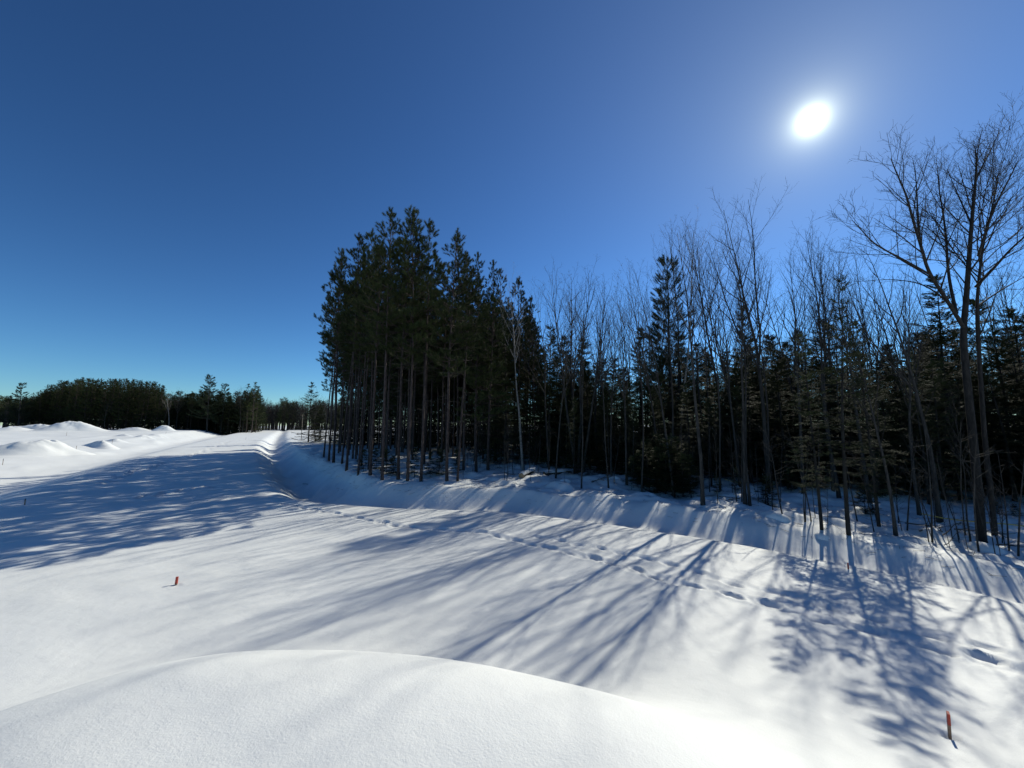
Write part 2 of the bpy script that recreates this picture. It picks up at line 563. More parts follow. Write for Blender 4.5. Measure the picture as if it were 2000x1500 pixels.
az = np.concatenate([np.radians(np.arange(-63, 63.01, .2)), np.radians(np.arange(66, 296, 4.0))])
rr = [.35]
while rr[-1] < 1800:
    r_ = rr[-1]
    rr.append(r_ * (1.0072 if 4 < r_ < 30 else 1.022))
rr = np.array(rr)
AZ, RR = np.meshgrid(az, rr)
gx = (np.sin(AZ) * RR).ravel(); gy = (np.cos(AZ) * RR).ravel()
gzv = ground_z(gx, gy)
na, nr = len(az), len(rr)
ii = np.arange(na * nr).reshape(nr, na)
A_ = ii[:-1]; B_ = ii[1:]
quads = np.stack([A_, B_, np.roll(B_, -1, 1), np.roll(A_, -1, 1)], -1).reshape(-1, 4)[:, ::-1]
V = np.stack([gx, gy, gzv], 1)
V = np.vstack([V, [[0, 0, gz(0, 0)]]])
cap = np.stack([ii[0], np.full(na, na * nr), np.roll(ii[0], -1)], 1)[:, ::-1]
obj('ground', mesh_from('ground', V, [quads, cap], [M_SNOW]), kind='structure', label='deep snow over the road, ditch, forest floor and field')


# ------------------------------------------------------------------ tree kits
def wander(p, d, length, n, rng, wig, up):
    """polyline that wanders and bends towards the sky"""
    x, y, z = float(p[0]), float(p[1]), float(p[2])
    a, b, c = float(d[0]), float(d[1]), float(d[2])
    l = math.sqrt(a * a + b * b + c * c); a /= l; b /= l; c /= l
    st = length / n
    pts = [(x, y, z)]
    for i, j, k in rng.normal(0, wig, (n, 3)).tolist():
        a += i; b += j; c += k + up
        l = math.sqrt(a * a + b * b + c * c); a /= l; b /= l; c /= l
        x += a * st; y += b * st; z += c * st
        pts.append((x, y, z))
    return np.array(pts)


def pt(pts, t):
    k = t * (len(pts) - 1); i = min(int(k), len(pts) - 2); f = k - i
    a = pts[i]; v = pts[i + 1] - a
    return a + v * f, v / (math.sqrt(float(v @ v)) + 1e-9)


def fork(d, ang, phi):
    x, y, z = float(d[0]), float(d[1]), float(d[2])
    ax, ay, az_ = (y - z * .2, z * .3 - x, x * .2 - y * .3) if abs(z) < .9 else (0.0, z, -y)
    n = math.sqrt(ax * ax + ay * ay + az_ * az_) + 1e-9
    ax /= n; ay /= n; az_ /= n
    bx, by, bz = y * az_ - z * ay, z * ax - x * az_, x * ay - y * ax
    c, s_, si, cp = math.cos(ang), math.sin(phi), math.sin(ang), math.cos(phi)
    return np.array([x * c + (ax * cp + bx * s_) * si, y * c + (ay * cp + by * s_) * si, z * c + (az_ * cp + bz * s_) * si])


def twigs(g, pts, r0, r1, level, rng, dens=1.0, up=.10, t0=.25, minlen=.16, spread=(28, 52)):
    """side branches along a limb, recursively down to fine twigs"""
    seg = np.linalg.norm(np.diff(pts, axis=0), axis=1).sum()
    n = max(2, int(seg * (3.2 if level == 1 else 4.6 if level == 2 else 7.0) * dens))
    phi = rng.uniform(0, 6)
    for i in range(n):
        t = t0 + (1 - t0) * (i + rng.uniform(.1, .9)) / n
        p, d = pt(pts, min(t, .999))
        phi += 2.4 + rng.uniform(-.5, .5)
        l = seg * (1.0 - .62 * t) * rng.uniform(.28, .52)
        if level >= 3:
            l = min(l, rng.uniform(.2, .5))
        if l < minlen:
            l = minlen * rng.uniform(.8, 1.3)
        rb = (r0 * (1 - t) + r1 * t)
        rc = max(.0028, min(rb * .62, .011 * l + .0016))
        nd = fork(d, math.radians(rng.uniform(*spread)), phi)
        ns = 5 if level == 1 else 4 if level == 2 else 3
        q = wander(p, nd, l, ns, rng, .09 if level < 3 else .14, up)
        g.branch(q, np.linspace(rc, max(.0018, rc * .25), ns + 1), 5 if level == 1 else 3)
        if level < 3:
            twigs(g, q, rc, max(.002, rc * .25), level + 1, rng, dens, up, .22, minlen, spread)


def bare_kit(seed, H=12.0, r0=.085, base=.38, stems=1, leaders=1, spread=(24, 44), dens=1.0, bark=None, lift=.10):
    rng = np.random.default_rng(seed)
    gt, gc = Geo(), Geo()
    for s in range(stems):
        a = rng.uniform(0, 6.28); lean = 0 if stems == 1 else rng.uniform(.06, .16)
        off = np.array([math.cos(a), math.sin(a), 0]) * (.0 if stems == 1 else .16)
        h = H * (1 if s == 0 else rng.uniform(.75, .97))
        d0 = np.array([math.cos(a) * lean, math.sin(a) * lean, 1.0])
        n = 12
        P_ = wander(off - np.array([0, 0, .25]), d0, h + .25, n, rng, .035, .02)
        r = r0 * (1 if s == 0 else .8)
        tt = np.linspace(0, 1, n + 1)
        R = r * (1 - tt) ** 1.05 + .005; R[0] *= 1.35; R[1] *= 1.03
        gt.branch(P_, R, 8)
        # leaders fork off and rise with the trunk
        limbs = [(P_, R[0], .006, base)]
        for k in range(leaders - 1):
            t = base + rng.uniform(0, .15)
            p, d = pt(P_, t)
            nd = fork(d, math.radians(rng.uniform(18, 32)), rng.uniform(0, 6.28))
            l = h * (1 - t) * rng.uniform(.8, 1.0)
            q = wander(p, nd, l, 9, rng, .05, .05)
            rr_ = np.interp(t, tt, R) * .75
            gt.branch(q, np.linspace(rr_, .006, 10), 7)
            limbs.append((q, rr_, .006, .15))
        for q, ra, rb, t0 in limbs:
            L_ = np.linalg.norm(np.diff(q, axis=0), axis=1).sum() * (1 - t0)
            nb = int(L_ * 2.6 * dens / (1 if leaders == 1 else 1.25))
            phi = rng.uniform(0, 6)
            for i in range(nb):
                f = (i + rng.uniform(.1, .9)) / nb
                t = t0 + (1 - t0) * f
                p, d = pt(q, min(t, .999))
                phi += 2.4 + rng.uniform(-.6, .6)
                l = h * rng.uniform(.16, .26) * (1 - .72 * f) * (.6 + .8 * min(1, f * 3)) + .2
                rc = min((ra * (1 - t) + rb * t) * .6, .009 * l + .003)
                nd = fork(d, math.radians(rng.uniform(*spread)), phi)
                b = wander(p, nd, l, 6, rng, .06, lift)
                gc.branch(b, np.linspace(rc, .0025, 7), 5)
                twigs(gc, b, rc, .0025, 2, rng, dens * .8, lift * .9)
            # a few dead snags low on the trunk
            for i in range(4):
                t = rng.uniform(.12, max(.14, t0))
                p, d = pt(q, t)
                nd = fork(d, math.radians(rng.uniform(50, 85)), rng.uniform(0, 6.28))
                b = wander(p, nd, rng.uniform(.3, .9), 4, rng, .12, .03)
                gc.branch(b, np.linspace(.008, .003, 5), 3)
    bark = bark or M_GREYBARK
    return dict(trunk=gt.mesh('trunk', bark), crown=gc.mesh('crown', bark), H=H)


def red_pine_kit(seed, H=15.0, r0=.078, base=.52, rad=1.5, whorl=.50, dense=1.0):
    rng = np.random.default_rng(seed)
    gt, gc, gd = Geo(), Geo(), Geo()
    n = 14
    P_ = wander([0, 0, -.25], [rng.normal(0, .01), rng.normal(0, .01), 1], H + .25, n, rng, .010, .02)
    tt = np.linspace(0, 1, n + 1)
    R = r0 * (1 - tt * .93) ** .8; R[0] *= 1.25
    gt.branch(P_, R, 9)
    z = base
    TP, TD, TS = [], [], []
    while z < .985:
        f = (z - base) / (1 - base)
        prof = min(1, .55 + 1.5 * f) * (1 - f ** 1.5) ** .75
        for k in range(rng.integers(4, 7)):
            a = rng.uniform(0, 2 * PI)
            l = max(.28, rad * prof * rng.uniform(.6, 1.2))
            p, d = pt(P_, min(.999, z + rng.uniform(-.008, .008)))
            el = math.radians(-12 + 62 * f + rng.uniform(-10, 10))
            nd = np.array([math.cos(a) * math.cos(el), math.sin(a) * math.cos(el), math.sin(el)])
            b = wander(p, nd, l, 5, rng, .08, .12)
            gc.branch(b, np.linspace(.010 + .012 * l, .004, 6), 4)
            # shoots: the tip and side branchlets, each ending in a brush of needles
            m = max(2, int(l * 7.5 * dense))
            for j in range(m):
                t = rng.uniform(.30, 1.0) if j else 1.0
                q, dd = pt(b, min(t, .999))
                sd_ = fork(dd, math.radians(rng.uniform(20, 60)) if j else .05, rng.uniform(0, 6.28))
                sd_[2] = abs(sd_[2]) * .6 + .35; sd_ /= np.linalg.norm(sd_)
                sl = rng.uniform(.10, .42) * (1.1 - .4 * t) if j else .04
                e = q + sd_ * sl
                if sl > .12:
                    gc.branch([q, e], [.005, .004], 3)
                TP.append(e); TD.append(sd_ + np.array([0, 0, .25])); TS.append(rng.uniform(.75, 1.2))
        z += whorl / H * rng.uniform(.7, 1.25)
    top = P_[-1]
    for j in range(5):
        TP.append(top - np.array([0, 0, .12 * j])); TD.append(np.array([rng.normal(0, .25), rng.normal(0, .25), 1.0])); TS.append(1.1)
    gc.tris(spray(TUFT, np.array(TP), np.array(TD), np.array(TS), rng))
    for i in range(16):                                      # dead lower branches
        t = rng.uniform(min(.22, base), max(.3, base + .08))
        p, d = pt(P_, t)
        a = rng.uniform(0, 2 * PI)
        b = wander(p, [math.cos(a), math.sin(a), rng.uniform(-.35, .15)], rng.uniform(.25, 1.3), 5, rng, .13, .05)
        gd.branch(b, np.linspace(.011, .003, 6), 3)
    return dict(trunk=gt.mesh('trunk', M_PINEBARK), crown=gc.mesh('crown', M_PINEBARK, M_PINE), dead_branches=gd.mesh('dead_branches', M_DEADWOOD), H=H)


def fir_kit(seed, H=7.0, rad=1.35, base=.06, r0=.075, gap=.17, dens=1.0, droop=10, ragged=.25, mat=None):
    rng = np.random.default_rng(seed)
    gt, gc = Geo(), Geo()
    P_ = wander([0, 0, -.2], [0, 0, 1], H + .2, 10, rng, .012, .02)
    tt = np.linspace(0, 1, 11)
    gt.branch(P_, r0 * (1 - tt * .95), 7)
    SP, SD, SS = [], [], []
    z = base
    while z < .99:
        f = (z - base) / (1 - base)
        L0 = rad * (1 - f) ** .8 * (1 if f > .12 else .75 + 2 * f) + .06
        for k in range(rng.integers(4, 7)):
            a = rng.uniform(0, 2 * PI)
            l = L0 * rng.uniform(1 - ragged * 1.6, 1 + ragged * .6)
            p, d = pt(P_, min(.999, z + rng.uniform(-.012, .012)))
            el = math.radians(-droop + (droop + 38) * f ** 1.3 + rng.uniform(-9, 9))
            nd = np.array([math.cos(a) * math.cos(el), math.sin(a) * math.cos(el), math.sin(el)])
            b = wander(p, nd, l, 4, rng, .05, .035)
            gc.branch(b, np.linspace(.005 + .007 * l, .0025, 5), 3)
            m = max(5, int((7 + 33 * l * (0.6 + .5 * l)) * dens))
            t = rng.uniform(.12, 1, m) ** .8
            kk = t * 4; i = np.minimum(kk.astype(int), 3); fr = (kk - i)[:, None]
            q = b[i] * (1 - fr) + b[i + 1] * fr
            dd = b[i + 1] - b[i]; dd /= np.linalg.norm(dd, axis=1, keepdims=True)
            side = np.cross(dd, [0, 0, 1.0]); side /= np.linalg.norm(side, axis=1, keepdims=True) + 1e-9
            wmax = .40 * l * (1.02 - t) + .03
            lat = rng.uniform(-1, 1, m)
            SP.append(q + side * (lat * wmax)[:, None] + dd * (np.abs(lat) * wmax * .5)[:, None] + rng.normal(0, .02, (m, 3)))
            an = np.sign(lat) * (.25 + .7 * np.abs(lat))
            v = dd * np.cos(an)[:, None] + side * np.sin(an)[:, None]
            v[:, 2] += rng.uniform(-.28, .12, m)
            SD.append(v); SS.append(rng.uniform(.7, 1.25, m))
        z += gap / H * rng.uniform(.75, 1.25)
    top = P_[-1]
    SP.append(top[None] - np.array([[0, 0, .15 * j] for j in range(4)])); SD.append(np.array([[rng.normal(0, .3), rng.normal(0, .3), 1.0] for _ in range(4)])); SS.append(np.full(4, 1.1))
    gc.tris(spray(SPRIG, np.concatenate(SP), np.concatenate(SD), np.concatenate(SS), rng, roll=False))
    for i in range(10):
        t = rng.uniform(.02, base + .1)
        p, d = pt(P_, t); a = rng.uniform(0, 2 * PI)
        b = wander(p, [math.cos(a), math.sin(a), rng.uniform(-.3, .1)], rng.uniform(.3, rad * .9), 4, rng, .1, .0)
        gc.branch(b, np.linspace(.008, .002, 5), 3)
    mat = mat or M_FIR
    return dict(trunk=gt.mesh('trunk', M_FIRBARK), crown=gc.mesh('crown', M_FIRBARK, mat), H=H)


def white_pine_kit(seed, H=11.0, rad=2.3, base=.22, r0=.14):
    rng = np.random.default_rng(seed)
    gt, gc = Geo(), Geo()
    P_ = wander([0, 0, -.2], [0, 0, 1], H + .2, 12, rng, .012, .02)
    tt = np.linspace(0, 1, 13)
    gt.branch(P_, r0 * (1 - tt * .94), 8)
    TP, TD, TS = [], [], []
    z = base
    while z < .985:
        f = (z - base) / (1 - base)
        L0 = rad * ((1 - f) ** .75 if f < .45 else (1 - .45) ** .75 * (1 - (f - .45) / .55 * .70) * .9) * (1 if f < .93 else .6)
        for k in range(rng.integers(3, 6)):
            a = rng.uniform(0, 2 * PI)
            l = max(.3, L0 * rng.uniform(.55, 1.15))
            p, d = pt(P_, min(.999, z + rng.uniform(-.01, .01)))
            el = math.radians(rng.uniform(2, 22) + 40 * max(0, f - .35))
            nd = np.array([math.cos(a) * math.cos(el), math.sin(a) * math.cos(el), math.sin(el)])
            b = wander(p, nd, l, 6, rng, .06, .055)
            gc.branch(b, np.linspace(.010 + .010 * l, .003, 7), 4)
            m = int(l * 19) + 5
            for j in range(m):
                t = rng.uniform(.28, 1.0) if j else .99
                q, dd = pt(b, t)
                side = np.cross(dd, [0, 0, 1.0]); side /= np.linalg.norm(side) + 1e-9
                sg = rng.choice([-1, 1]); s = rng.uniform(.03, .45) * (1.1 - .6 * t)
                e = q + side * sg * s + dd * s * .6 + np.array([0, 0, rng.uniform(-.02, .09)])
                if s > .15:
                    gc.branch([q, e], [.0045, .003], 3)
                TP.append(e); TD.append(dd + side * sg * .5 + np.array([0, 0, .35 + rng.normal(0, .15)])); TS.append(rng.uniform(.8, 1.3))
        z += .46 / H * rng.uniform(.75, 1.25)
    gc.tris(spray(TUFT_W, np.array(TP), np.array(TD), np.array(TS), rng))
    return dict(trunk=gt.mesh('trunk', M_GREYBARK), crown=gc.mesh('crown', M_GREYBARK, M_WPINE), H=H)


PINES = [red_pine_kit(11, base=.50, rad=1.62, dense=1.3), red_pine_kit(12, base=.54, rad=1.5, dense=1.3), red_pine_kit(13, base=.42, rad=1.7, dense=1.3), red_pine_kit(14, base=.56, rad=1.3, dense=1.3, r0=.062), red_pine_kit(19, base=.47, rad=1.6, dense=1.2, r0=.088), red_pine_kit(20, base=.5, rad=1.45, dense=1.5, r0=.068)]
FARPINE = [red_pine_kit(17, base=.04, rad=2.1, H=15, whorl=.62), red_pine_kit(18, base=.10, rad=2.0, H=15, whorl=.62)]
PINE_LOW = [red_pine_kit(15, base=.26, rad=1.7, H=13), red_pine_kit(16, base=.32, rad=1.6, H=13)]
FT = [fir_kit(26, base=.24, rad=1.2, gap=.23, ragged=.4, droop=12, r0=.07, dens=.75), fir_kit(27, base=.30, rad=1.15, gap=.27, ragged=.45, droop=8, r0=.07, dens=.7), fir_kit(28, base=.2, rad=1.2, gap=.23, ragged=.4, droop=14, r0=.07, dens=.75)]
FIRS = [fir_kit(21), fir_kit(22, rad=1.6, base=.08), fir_kit(23, rad=1.15, gap=.19, ragged=.35), fir_kit(24, rad=1.45, droop=16, ragged=.3), fir_kit(25, rad=1.9, H=7, droop=4, gap=.24, ragged=.4)]
YOUNG = [fir_kit(31, H=2.0, rad=.62, base=.10, r0=.022, gap=.14, dens=1.2), fir_kit(32, H=2.2, rad=.55, base=.2, r0=.02, gap=.16, dens=1.1, ragged=.4)]
WPINES = [white_pine_kit(41), white_pine_kit(42, rad=2.6)]
BARE = [bare_kit(51, spread=(20, 38)), bare_kit(52, leaders=3, base=.40, spread=(24, 42)), bare_kit(53, r0=.085, base=.45, spread=(26, 46)),
        bare_kit(54, stems=3, base=.42, spread=(18, 34), r0=.075, dens=.8), bare_kit(55, leaders=2, base=.34, r0=.09), bare_kit(56, r0=.07, base=.5, spread=(18, 34), dens=.9)]
THIN = [bare_kit(57, r0=.05, base=.45, spread=(18, 34), dens=1.0), bare_kit(58, r0=.055, base=.4, spread=(22, 40), dens=1.0, leaders=2)]
BIRCH = [bare_kit(61, r0=.085, base=.5, spread=(24, 40), bark=M_BIRCH), bare_kit(62, r0=.075, base=.55, leaders=2, bark=M_BIRCH)]


def whip_kit(seed, H=2.6):
    rng = np.random.default_rng(seed)
    gt, gc = Geo(), Geo()
    P_ = wander([0, 0, -.1], [rng.normal(0, .06), rng.normal(0, .06), 1], H, 7, rng, .035, .02)
    gt.branch(P_, np.linspace(.017, .004, 8), 5)
    for i in range(9):
        p, d = pt(P_, rng.uniform(.3, .98))
        b = wander(p, fork(d, math.radians(rng.uniform(30, 65)), rng.uniform(0, 6.28)), rng.uniform(.2, .6), 4, rng, .1, .05)
        gc.branch(b, np.linspace(.006, .002, 5), 3)
        for k in range(3):
            p2, d2 = pt(b, rng.uniform(.3, .9))
            gc.branch(wander(p2, fork(d2, .7, rng.uniform(0, 6.28)), rng.uniform(.1, .25), 2, rng, .1, .05), [.003, .002, .0018], 3)
    return dict(trunk=gt.mesh('stem', M_GREYBARK), crown=gc.mesh('twigs', M_GREYBARK), H=H)


WHIPS = [whip_kit(71), whip_kit(72), whip_kit(73)]
RNG = random.Random(77)
PLACED = []


def plant(name, kit, loc, h, label, cat, group=None, wide=1.0, lean=(0, 0), rz=None, split=True):
    s = h / kit['H']
    rz = RNG.uniform(0, 2 * PI) if rz is None else rz
    rot = (lean[1], lean[0], rz)
    rot = (Matrix.Rotation(lean[0], 3, 'Y') @ Matrix.Rotation(lean[1], 3, 'X') @ Matrix.Rotation(rz, 3, 'Z')).to_euler()
    sc = (s * wide, s * wide, s)
    PLACED.append((loc[0], loc[1]))
    if not split:
        o = obj(name, kit['trunk'], None, loc, rot, sc, label, cat, group)
        obj('crown', kit['crown'], o, kind='stuff')
        return o
    e = obj(name, None, None, loc, rot, sc, label, cat, group)
    e.empty_display_size = .3
    for k in ('trunk', 'crown', 'dead_branches'):
        if k in kit:
            obj('stem' if (k == 'trunk' and cat == 'sapling') else 'twigs' if (k == 'crown' and cat == 'sapling') else k, kit[k], e, kind=None if k == 'trunk' else 'stuff')
    return e


MARKS = [(860, 'the left half of the pine stand'), (985, 'the right flank of the pine stand'), (1085, 'the leaning birch'), (1225, 'the fan-shaped clump of stems'), (1355, 'the white pine'),
         (1480, 'the paired dark trunks'), (1585, 'the broom-shaped bare tree'), (1690, 'the tall open-branched fir'), (1840, 'the crooked bare tree'), (1965, 'the big maple'), (9999, 'the fir at the right border')]


def near(x, y):
    px = 1000 + FPX * x / y
    return next(m for lim, m in MARKS if px < lim)


def by_pixel(px, py, top, extra=0.0):
    """base seen at (px, py) in the photograph, top seen at row `top` -> place on the land and height"""
    p = on_ground(px, py)
    t = at_depth(px, top, p.y)
    return p, t.z - p.z + extra


# ------------------------------------------------------------------ the red pine stand
G_STAND = 'red pines of the tall pine stand'
front = [
    (632, 891, 545, 3, 'tall red pine on the outer left corner of the pine stand'),
    (676.5, 919, 466, 1, 'tall bare-trunked red pine standing forward alone at the left of the stand'),
    (699, 928, 560, 3, 'thin red pine in the front row, just right of the forward lone pine'),
    (723, 928, 490, 1, 'red pine in the front row of the stand, fourth trunk from its left corner'),
    (746.5, 937, 412, 0, 'tallest red pine of the stand, its pointed crown rising left of centre'),
    (778, 936, 425, 2, 'red pine with broad crown beside the tallest pine of the stand'),
    (796, 937, 416, 0, 'very tall red pine, sunlit edge on its trunk, in the middle of the front row'),
    (822, 938, 440, 1, 'slightly leaning red pine with a loose open crown in the front row'),
    (873, 940, 458, 2, 'thick red pine at the right end of the front row with cone-shaped crown'),
    (893, 940, 520, 3, 'slim red pine right of the thick end pine of the front row'),
]
for px, py, top, v, lab in front:
    p, h = by_pixel(px, py, top)
    plant('red_pine', PINES[v], p, h, lab, 'tree', G_STAND, wide=RNG.uniform(.92, 1.12) * 15 / h)
for px, py, top, v, lab in [(905, 918, 505, 2, 'red pine behind the right end of the front row, crown stepping down'),
                            (930, 922, 545, 0, 'red pine at the right shoulder of the stand with foliage low on its trunk'),
                            (953, 920, 590, 1, 'shorter red pine at the right flank of the stand, beside the leaning birch')]:
    p, h = by_pixel(px, py, top)
    plant('red_pine', (PINE_LOW if py != 918 else PINES)[v % 2], p, h, lab, 'tree', G_STAND, wide=15 / h)
# rows of the plantation behind
row = np.array([-.525, .851]); col = np.array([.851, .525])
org = np.array([-9.9, 22.6])
k = 0
for i in range(0, 16):
    for j in range(0, 14):
        q = org + row * (i * 1.95) + col * (j * 1.7) + np.array([RNG.uniform(-.4, .4), RNG.uniform(-.4, .4)])
        if i < 1 and j == 0: continue
        if q[0] > 1.5 + .02 * q[1] or q[1] < 17.4: continue
        if any((q[0] - a) ** 2 + (q[1] - b) ** 2 < 1.3 for a, b in PLACED): continue
        if q[0] / q[1] * FPX + 1000 < 643: continue
        if RNG.random() < .15: continue
        h = RNG.uniform(13.2, 15.6) + (1.0 if j < 2 else 0)
        plant('red_pine', RNG.choice(PINES if i < 6 or j < 3 else PINES[:3] + PINE_LOW), (q[0], q[1], gz(*q)), h, 'straight red pine inside the pine stand, ' + ('shortly' if i < 4 else 'well' if i < 9 else 'far') + ' behind its front row, ' + ('left' if j < 4 else 'middle' if j < 8 else 'right') + ' part', 'tree', G_STAND, wide=RNG.uniform(.9, 1.1) * 15 / h,
              split=(j < 4 and i < 5))
        k += 1

# ------------------------------------------------------------------ big maple at the right
def maple():
    e_loc = on_ground(1924, 1056)
    e = obj('maple_tree', None, None, e_loc, label='big bare maple with two dark trunks and spreading limbs at the right', cat='tree')
    PLACED.append((e_loc.x, e_loc.y))
    Y0 = e_loc.y
    rng = np.random.default_rng(99)

    def path(pix, n=None):
        return chaikin(np.array([np.array(at_depth(x, y, Y0 + dy) - e_loc) for x, y, dy in pix]), 2)

    def limb(name, pix, r0, r1, dens=1.0, t0=.25, sides=8, tw=True, lev=1):
        q = path(pix)
        g = Geo()
        R = np.linspace(0, 1, len(q)); R = r0 * (1 - R) ** .9 + r1
        if name == 'trunk':
            R[:3] *= [1.35, 1.15, 1.05]
        g.branch(q, R, sides)
        o = obj(name, g.mesh(name, M_MAPLE), e)
        if tw:
            g2 = Geo()
            twigs(g2, q, r0, r1, lev, rng, dens * 1.3, .085, t0, .16, (26, 50))
            obj('twigs', g2.mesh('twigs', M_MAPLE), o, kind='stuff')
        return o
    limb('trunk', [(1918, 1068, 0), (1914, 1000, 0), (1902, 872, 0), (1887, 730, .05), (1881, 659, .1), (1884, 618, .15)], .042, .058, tw=False, sides=12)
    limb('trunk', [(1944, 1064, .35), (1940, 1000, .35), (1924, 872, .35), (1913, 708, .35), (1907, 600, .3), (1914, 526, .4), (1922, 463, .6), (1940, 400, .9), (1950, 340, 1.1)], .058, .007, t0=.55, sides=12, dens=.9)
    limb('limb', [(1882, 640, .1), (1852, 590, -.1), (1813, 532, -.4), (1801, 488, -.5), (1782, 426, -.7), (1770, 380, -.8), (1752, 340, -.9), (1740, 310, -1.0)], .044, .006, t0=.22, dens=.95)
    limb('limb', [(1884, 620, .15), (1889, 560, .1), (1893, 500, .1), (1898, 432, 0), (1904, 370, -.2), (1908, 320, -.3), (1904, 285, -.4)], .062, .006, t0=.2, dens=.95)
    limb('limb', [(1816, 536, -.35), (1770, 510, -.9), (1735, 492, -1.3), (1704, 474, -1.7), (1680, 446, -1.9), (1664, 430, -2.0)], .022, .004, t0=.15)
    limb('limb', [(1868, 612, 0), (1852, 540, .5), (1848, 463, .9), (1842, 416, 1.1), (1834, 370, 1.4), (1831, 330, 1.6)], .036, .005, t0=.25)
    limb('limb', [(1898, 440, 0), (1880, 400, .4), (1866, 370, .7), (1850, 330, .9)], .020, .004, t0=.15)
    limb('limb', [(1906, 560, .3), (1940, 525, -.3), (1975, 485, -.8), (2010, 455, -1.2), (2050, 425, -1.5)], .034, .005, t0=.2)
    limb('limb', [(1907, 600, .3), (1940, 576, .6), (1980, 552, 1.0), (2020, 530, 1.3)], .024, .004, t0=.3, dens=.6)
    limb('limb', [(1911, 500, .4), (1932, 430, .2), (1952, 385, -.1), (1976, 340, -.4), (1990, 310, -.6)], .030, .004, t0=.2)
    limb('limb', [(1907, 350, -.2), (1926, 310, 0), (1942, 280, .2), (1952, 255, .3)], .018, .003, t0=.1)
    limb('limb', [(1862, 600, 0), (1810, 556, .6), (1750, 545, 1.1), (1692, 548, 1.5)], .022, .003, t0=.3, dens=.6)
    limb('limb', [(1798, 480, -.5), (1792, 410, -.1), (1790, 355, .2), (1783, 310, .4)], .022, .003, t0=.15)


maple()

